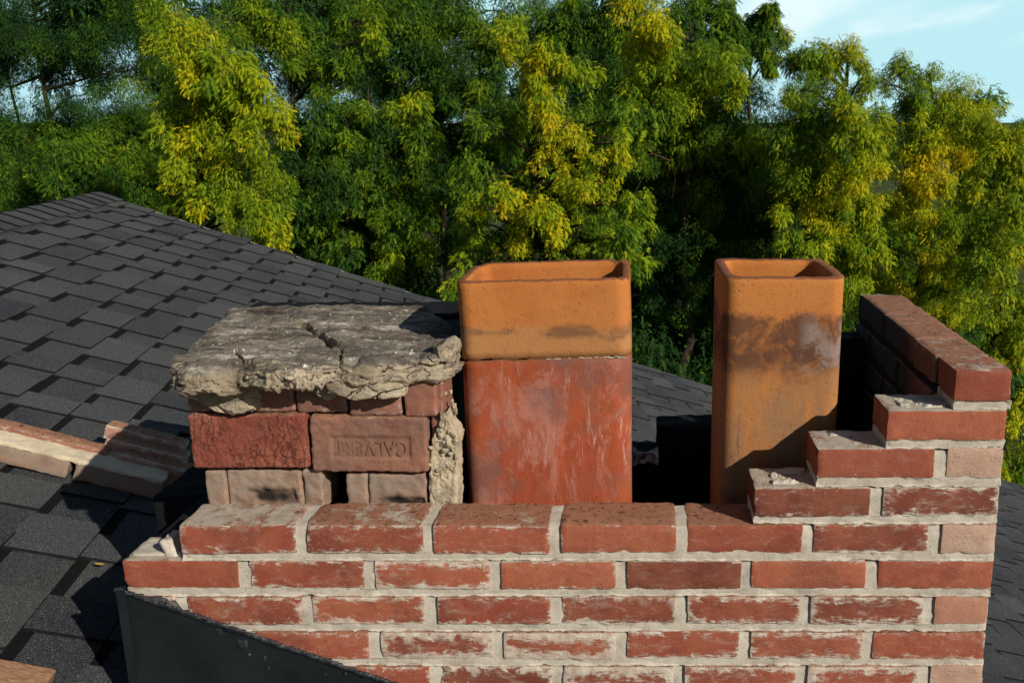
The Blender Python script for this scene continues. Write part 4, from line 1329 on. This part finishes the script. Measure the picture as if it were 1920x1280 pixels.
N_LEAF = []
TREES = [
 dict(label='dark open-branched tree behind the left end of the roof ridge', xb=105, Y=24, zt=5.5, kind='dark', seed=1,
   clumps=[(20, 60, 75, 0, .4), (110, 40, 70, .6, .3), (200, 90, 75, 0, .4), (235, 20, 70, .5, .4), (60, 200, 55, .2, .4), (10, 330, 90, -.5, .6), (120, 330, 90, -.8, .6), (220, 240, 80, -.4, .8), (40, 420, 90, -.8, .5), (230, 350, 85, -.8, .7), (150, 180, 45, 0, .5), (290, 130, 50, .4, .4), (190, 420, 80, -.5, .5)],
   fill=[(-60, 300, -60, 80, 10, 60, 1.5, .3), (-60, 300, 240, 480, 16, 70, 1.6, .4)]),
 dict(label='tall golden-green tree whose lit foliage column rises left of the roof slope', xb=360, Y=17, zt=3.6, kind='gold', seed=2,
   clumps=[(300, 20, 45, 0, .45), (330, 75, 55, 0, .5), (390, 110, 62, 0, .35), (440, 150, 55, 0, .45), (480, 190, 55, -.2, .6), (500, 240, 52, -.2, .75), (430, 245, 55, -.1, .55), (370, 290, 50, .1, .6), (335, 330, 45, .1, .6), (400, 350, 55, 0, .65), (470, 320, 50, -.1, .7), (510, 310, 35, -.2, .75), (450, 400, 55, -.1, .8), (510, 400, 48, -.2, .75), (500, 460, 48, -.2, .9), (530, 350, 35, -.1, .6), (430, 60, 38, .3, .3), (380, 180, 45, .3, .4)],
   fill=[(280, 430, 60, 430, 10, 55, 1.2, .1)]),
 dict(label='green tree with layered rounded tufts left of the middle, beside the golden one', xb=560, Y=19, zt=4.3, kind='lime', seed=3,
   clumps=[(470, 30, 48, 0, .4), (520, 70, 45, 0, .5), (540, 110, 30, 0, .4), (600, 90, 45, 0, .25), (615, 145, 40, -.1, .45), (645, 110, 28, -.1, .3), (680, 40, 45, 0, .35), (640, 20, 40, .4, .2), (710, 75, 24, -.1, .4), (505, 20, 40, .2, .3)],
   fill=[(440, 720, -40, 160, 9, 50, 1.6, .0)]),
 dict(label='deep green feathery tree just above the middle of the roof slope', xb=700, Y=18, zt=1.9, kind='green', seed=4,
   clumps=[(590, 240, 50, .3, .15), (650, 220, 50, .3, .2), (700, 240, 50, .2, .2), (760, 215, 45, 0, .7), (790, 270, 45, -.2, .8), (800, 320, 36, -.3, .9), (760, 330, 42, -.1, .7), (620, 330, 42, -.1, .5), (600, 380, 42, 0, .4), (650, 370, 35, -.2, .45), (700, 390, 50, -.1, .6), (745, 420, 45, -.2, .75), (790, 400, 40, -.3, .7), (700, 460, 50, -.2, .8), (760, 480, 45, -.3, .9), (720, 510, 36, -.2, .9), (800, 470, 30, -.2, .7), (680, 300, 50, .4, .2), (620, 440, 45, .3, .3), (560, 300, 40, .5, .2), (570, 430, 45, .3, .3), (655, 260, 30, -.1, .6)],
   fill=[(550, 840, 200, 560, 20, 55, 1.4, .0)]),
 dict(label='round topped blue-green tree crown high in the middle', xb=830, Y=22, zt=3.2, kind='green', seed=5,
   clumps=[(760, 60, 55, .2, .2), (820, 40, 60, 0, .5), (880, 50, 60, 0, .55), (930, 80, 50, .1, .5), (790, 120, 55, .1, .0), (850, 120, 60, -.1, .1), (910, 140, 50, 0, .2), (760, 170, 45, .3, .0), (830, 190, 50, .2, .0)],
   fill=[(720, 960, 20, 220, 10, 60, 1.3, .0)]),
 dict(label='bright yellow tree whose lit branches step down to the right, above the wide flue', xb=1000, Y=16, zt=2.0, kind='gold', seed=6,
   clumps=[(960, 70, 36, 0, .75), (975, 110, 42, 0, .9), (1030, 90, 38, 0, .8), (1050, 140, 36, -.1, .7), (1000, 155, 42, -.1, .95), (1020, 200, 38, -.2, .95), (1055, 240, 32, -.3, .95), (1085, 260, 26, -.3, .9), (1110, 300, 26, -.4, .9), (1150, 270, 32, -.3, .8), (1160, 310, 28, -.3, .7), (1080, 330, 40, -.4, 1.0), (1120, 350, 38, -.4, 1.0), (1080, 380, 32, -.4, 1.0), (1025, 300, 26, -.2, .8), (950, 370, 30, -.3, .9), (975, 410, 32, -.4, 1.0), (1020, 400, 36, -.4, .95), (1040, 430, 28, -.4, .95), (975, 460, 26, -.4, 1.0), (880, 390, 26, -.2, .5), (1130, 420, 35, 0, .4), (1165, 450, 38, 0, .2), (1060, 470, 38, .1, .3), (1185, 380, 32, .1, .3), (1100, 130, 30, .2, .5), (900, 240, 35, .3, .3)],
   fill=[(870, 1180, 220, 540, 20, 48, 1.5, .0)]),
 dict(label='dark wood tree in the shade behind the bright yellow one', xb=960, Y=23, zt=2.2, kind='dark', seed=7,
   clumps=[(900, 200, 60, 0, .6), (980, 230, 60, 0, .6), (930, 300, 65, 0, .5), (870, 330, 60, 0, .5), (1130, 200, 60, .3, .5), (1150, 60, 60, 0, .6), (1080, 40, 50, 0, .7), (1120, 130, 60, 0, .6)],
   fill=[(840, 1230, 150, 560, 22, 70, 1.0, .4), (1000, 1250, 0, 160, 6, 55, .6, .5)]),
 dict(label='tall tree with golden top whose dark lower crown stands above the narrow flue', xb=1290, Y=19, zt=3.5, kind='lime', seed=8,
   clumps=[(1200, 20, 45, 0, .9), (1230, 60, 42, -.1, .95), (1190, 90, 40, 0, .8), (1270, 130, 50, 0, .6), (1330, 120, 45, 0, .6), (1220, 150, 45, -.1, .6), (1300, 180, 50, -.1, .7), (1370, 160, 40, 0, .6), (1250, 210, 45, -.1, .6), (1340, 230, 45, 0, .3), (1410, 180, 38, 0, .5), (1190, 230, 42, .1, .6), (1210, 290, 45, .1, .3)],
   fill=[(1170, 1440, 100, 300, 10, 55, 1.2, .1)]),
 dict(label='dark green leafy tree top standing against the sky at the upper right', xb=1400, Y=24, zt=3.9, kind='green', seed=9, size=.11,
   clumps=[(1330, 10, 40, 0, .4), (1290, 30, 36, 0, .3), (1360, 50, 32, 0, .35), (1430, 45, 34, 0, .35), (1455, 70, 26, 0, .4), (1420, 90, 28, 0, .4), (1385, 90, 26, 0, .3), (1440, 120, 25, 0, .5), (1340, 80, 32, .3, .3), (1445, 20, 14, 0, .4)], density=1.1),
 dict(label='broad shaded green tree directly above and between the two flues', xb=1330, Y=21, zt=.6, kind='green', seed=10,
   clumps=[(1240, 340, 60, 0, .2), (1310, 310, 60, 0, .2), (1380, 330, 60, 0, .2), (1290, 400, 60, -.2, .2), (1360, 420, 60, -.2, .3), (1440, 400, 55, -.1, .4), (1230, 430, 55, 0, .2), (1240, 500, 60, 0, .2), (1310, 490, 60, -.2, .25), (1400, 480, 55, -.2, .4), (1250, 580, 60, .6, -.3), (1200, 620, 50, .6, -.4), (1290, 660, 50, .6, -.4), (1250, 300, 60, -.6, .5), (1330, 370, 50, -.9, .5), (1250, 420, 45, -.8, .4), (1300, 450, 45, -1.3, .35), (1210, 370, 40, -.8, .4), (1400, 300, 50, -.8, .5), (1290, 520, 45, -1.2, .3), (1370, 470, 40, -1.2, .5), (1230, 470, 40, -1.0, .2), (1440, 350, 40, -.8, .7), (1300, 590, 45, -1.0, 0), (1230, 560, 45, -1.0, 0)],
   fill=[(1180, 1480, 260, 700, 26, 62, 1.3, .0)], density=.9),
 dict(label='large yellow-green tree with drooping tufts, between the narrow flue and the parapet', xb=1580, Y=18, zt=1.3, kind='lime', hueadd=.10, density=1.25, seed=11,
   clumps=[(1500, 120, 36, .2, .35), (1540, 110, 38, 0, .5), (1590, 110, 38, 0, .6), (1620, 150, 34, 0, .5), (1500, 170, 42, 0, .4), (1560, 170, 45, -.1, .6), (1590, 210, 42, -.2, .75), (1620, 270, 42, -.3, .8), (1570, 260, 42, -.2, .6), (1500, 240, 45, .1, .3), (1620, 330, 40, -.3, .95), (1570, 340, 42, -.2, .7), (1530, 400, 36, -.2, .85), (1555, 440, 34, -.3, .9), (1580, 400, 36, -.2, .7), (1500, 330, 45, .1, .3), (1610, 400, 38, -.1, .6), (1630, 460, 40, -.1, .6), (1590, 480, 40, -.1, .7), (1600, 540, 40, 0, .5), (1460, 260, 45, .2, .1), (1480, 430, 40, .1, .4), (1520, 480, 40, 0, .5), (1640, 380, 34, -.2, .7)],
   fill=[(1450, 1660, 160, 620, 18, 52, 1.4, .1)]),
 dict(label='rusty tipped tree whose round top meets the sky at the right', xb=1740, Y=20, zt=1.4, kind='lime', hueadd=.12, density=1.3, seed=12,
   clumps=[(1690, 130, 34, .2, .5), (1740, 140, 34, .2, .6), (1660, 160, 30, .3, .4), (1800, 170, 36, 0, .8), (1700, 190, 42, 0, .5), (1760, 200, 42, 0, .6), (1830, 220, 34, -.1, .9), (1680, 250, 42, 0, .6), (1740, 260, 45, -.1, .7), (1810, 280, 42, -.1, .9), (1700, 320, 42, -.1, .8), (1760, 340, 42, -.2, .8), (1700, 400, 45, -.1, .7), (1760, 420, 42, -.2, .8), (1700, 470, 42, 0, .6), (1760, 500, 42, -.1, .8), (1720, 560, 42, -.1, .7), (1790, 580, 42, -.2, .9), (1660, 540, 36, 0, .5)],
   fill=[(1660, 1840, 200, 700, 16, 52, 1.4, .15)]),
 dict(label='golden lit tree filling the right edge beside the brick parapet', xb=1890, Y=17, zt=.3, kind='gold', hueadd=.08, seed=13,
   clumps=[(1855, 225, 30, .4, .5), (1895, 262, 32, .3, .6), (1930, 300, 32, .2, .6), (1935, 245, 30, .5, .5), (1860, 290, 34, .2, .5), (1900, 320, 36, 0, .6), (1850, 350, 40, 0, .5), (1910, 390, 38, 0, .6), (1850, 420, 42, -.1, .5), (1900, 460, 42, -.2, .6), (1840, 500, 42, 0, .5), (1890, 540, 42, -.2, .6), (1930, 600, 42, -.2, .6), (1850, 590, 42, -.1, .5), (1900, 660, 42, -.2, .6), (1800, 240, 45, 1.0, .4), (1850, 260, 45, 1.0, .4), (1850, 680, 40, 0, .4), (1930, 730, 42, -.2, .6), (1900, 790, 42, -.2, .5), (1930, 850, 42, -.2, .6), (1900, 880, 36, -.1, .5)],
   fill=[(1820, 1960, 330, 940, 16, 50, 1.2, .2)]),
]
TREES += [
 dict(label='shaded dark tree standing behind the golden column at the upper left', xb=330, Y=27, zt=6, kind='dark', seed=21,
   clumps=[(290, 60, 60, 0, .5), (260, 0, 60, 0, .5), (560, 40, 50, 0, .4), (580, 130, 50, 0, .4), (450, 20, 55, 0, .5), (330, 180, 60, 0, .4)],
   fill=[(220, 480, -60, 480, 20, 60, 0, .4)]),
 dict(label='shaded dark tree behind the layered tufts, left of the round blue-green crown', xb=620, Y=28, zt=6, kind='dark', seed=22,
   clumps=[(560, 180, 60, 0, .4), (640, 200, 60, 0, .4), (700, 140, 60, 0, .4), (560, 300, 70, 0, .4), (740, 0, 60, 0, .5), (600, 10, 50, 0, .5)],
   fill=[(520, 860, -40, 560, 26, 66, 0, .4)]),
 dict(label='shaded tree between the yellow tree and the golden-topped one', xb=1150, Y=29, zt=6, kind='dark', seed=23,
   clumps=[(1150, 10, 60, 0, .6), (1080, 60, 60, 0, .5), (1180, 150, 60, 0, .5), (1250, 250, 70, 0, .4), (1010, 20, 50, 0, .6)],
   fill=[(960, 1400, 40, 640, 34, 70, 0, .4)]),
 dict(label='shaded tree behind the drooping yellow-green one, lower right of the sky', xb=1560, Y=27, zt=2, kind='dark', seed=24,
   clumps=[(1500, 220, 60, 0, .6), (1640, 260, 60, 0, .6), (1580, 340, 60, 0, .6)],
   fill=[(1420, 1700, 220, 700, 22, 66, 0, .5)]),
 dict(label='shaded olive tree behind the trees at the right edge', xb=1800, Y=26, zt=1, kind='green', seed=25,
   clumps=[(1905, 262, 42, .5, .4), (1955, 240, 42, .5, .4), (1800, 260, 50, 0, .5), (1860, 330, 55, 0, .5), (1920, 380, 55, 0, .5)],
   fill=[(1680, 1980, 300, 900, 24, 60, 0, .2)]),
 dict(label='dark tree at the left edge just above the roof ridge', xb=40, Y=28, zt=3, kind='dark', seed=26,
   clumps=[(10, 235, 50, .5, .3), (90, 250, 50, .5, .3), (160, 230, 50, .5, .3), (230, 240, 50, .5, .3), (0, 380, 70, 0, .5), (100, 300, 60, 0, .5), (0, 120, 60, 0, .4), (170, 130, 50, 0, .4)],
   fill=[(-80, 260, 280, 480, 12, 70, 0, .5), (-80, 220, -60, 160, 7, 60, 0, .4)]),
]
for tdat in TREES: tree(**tdat)
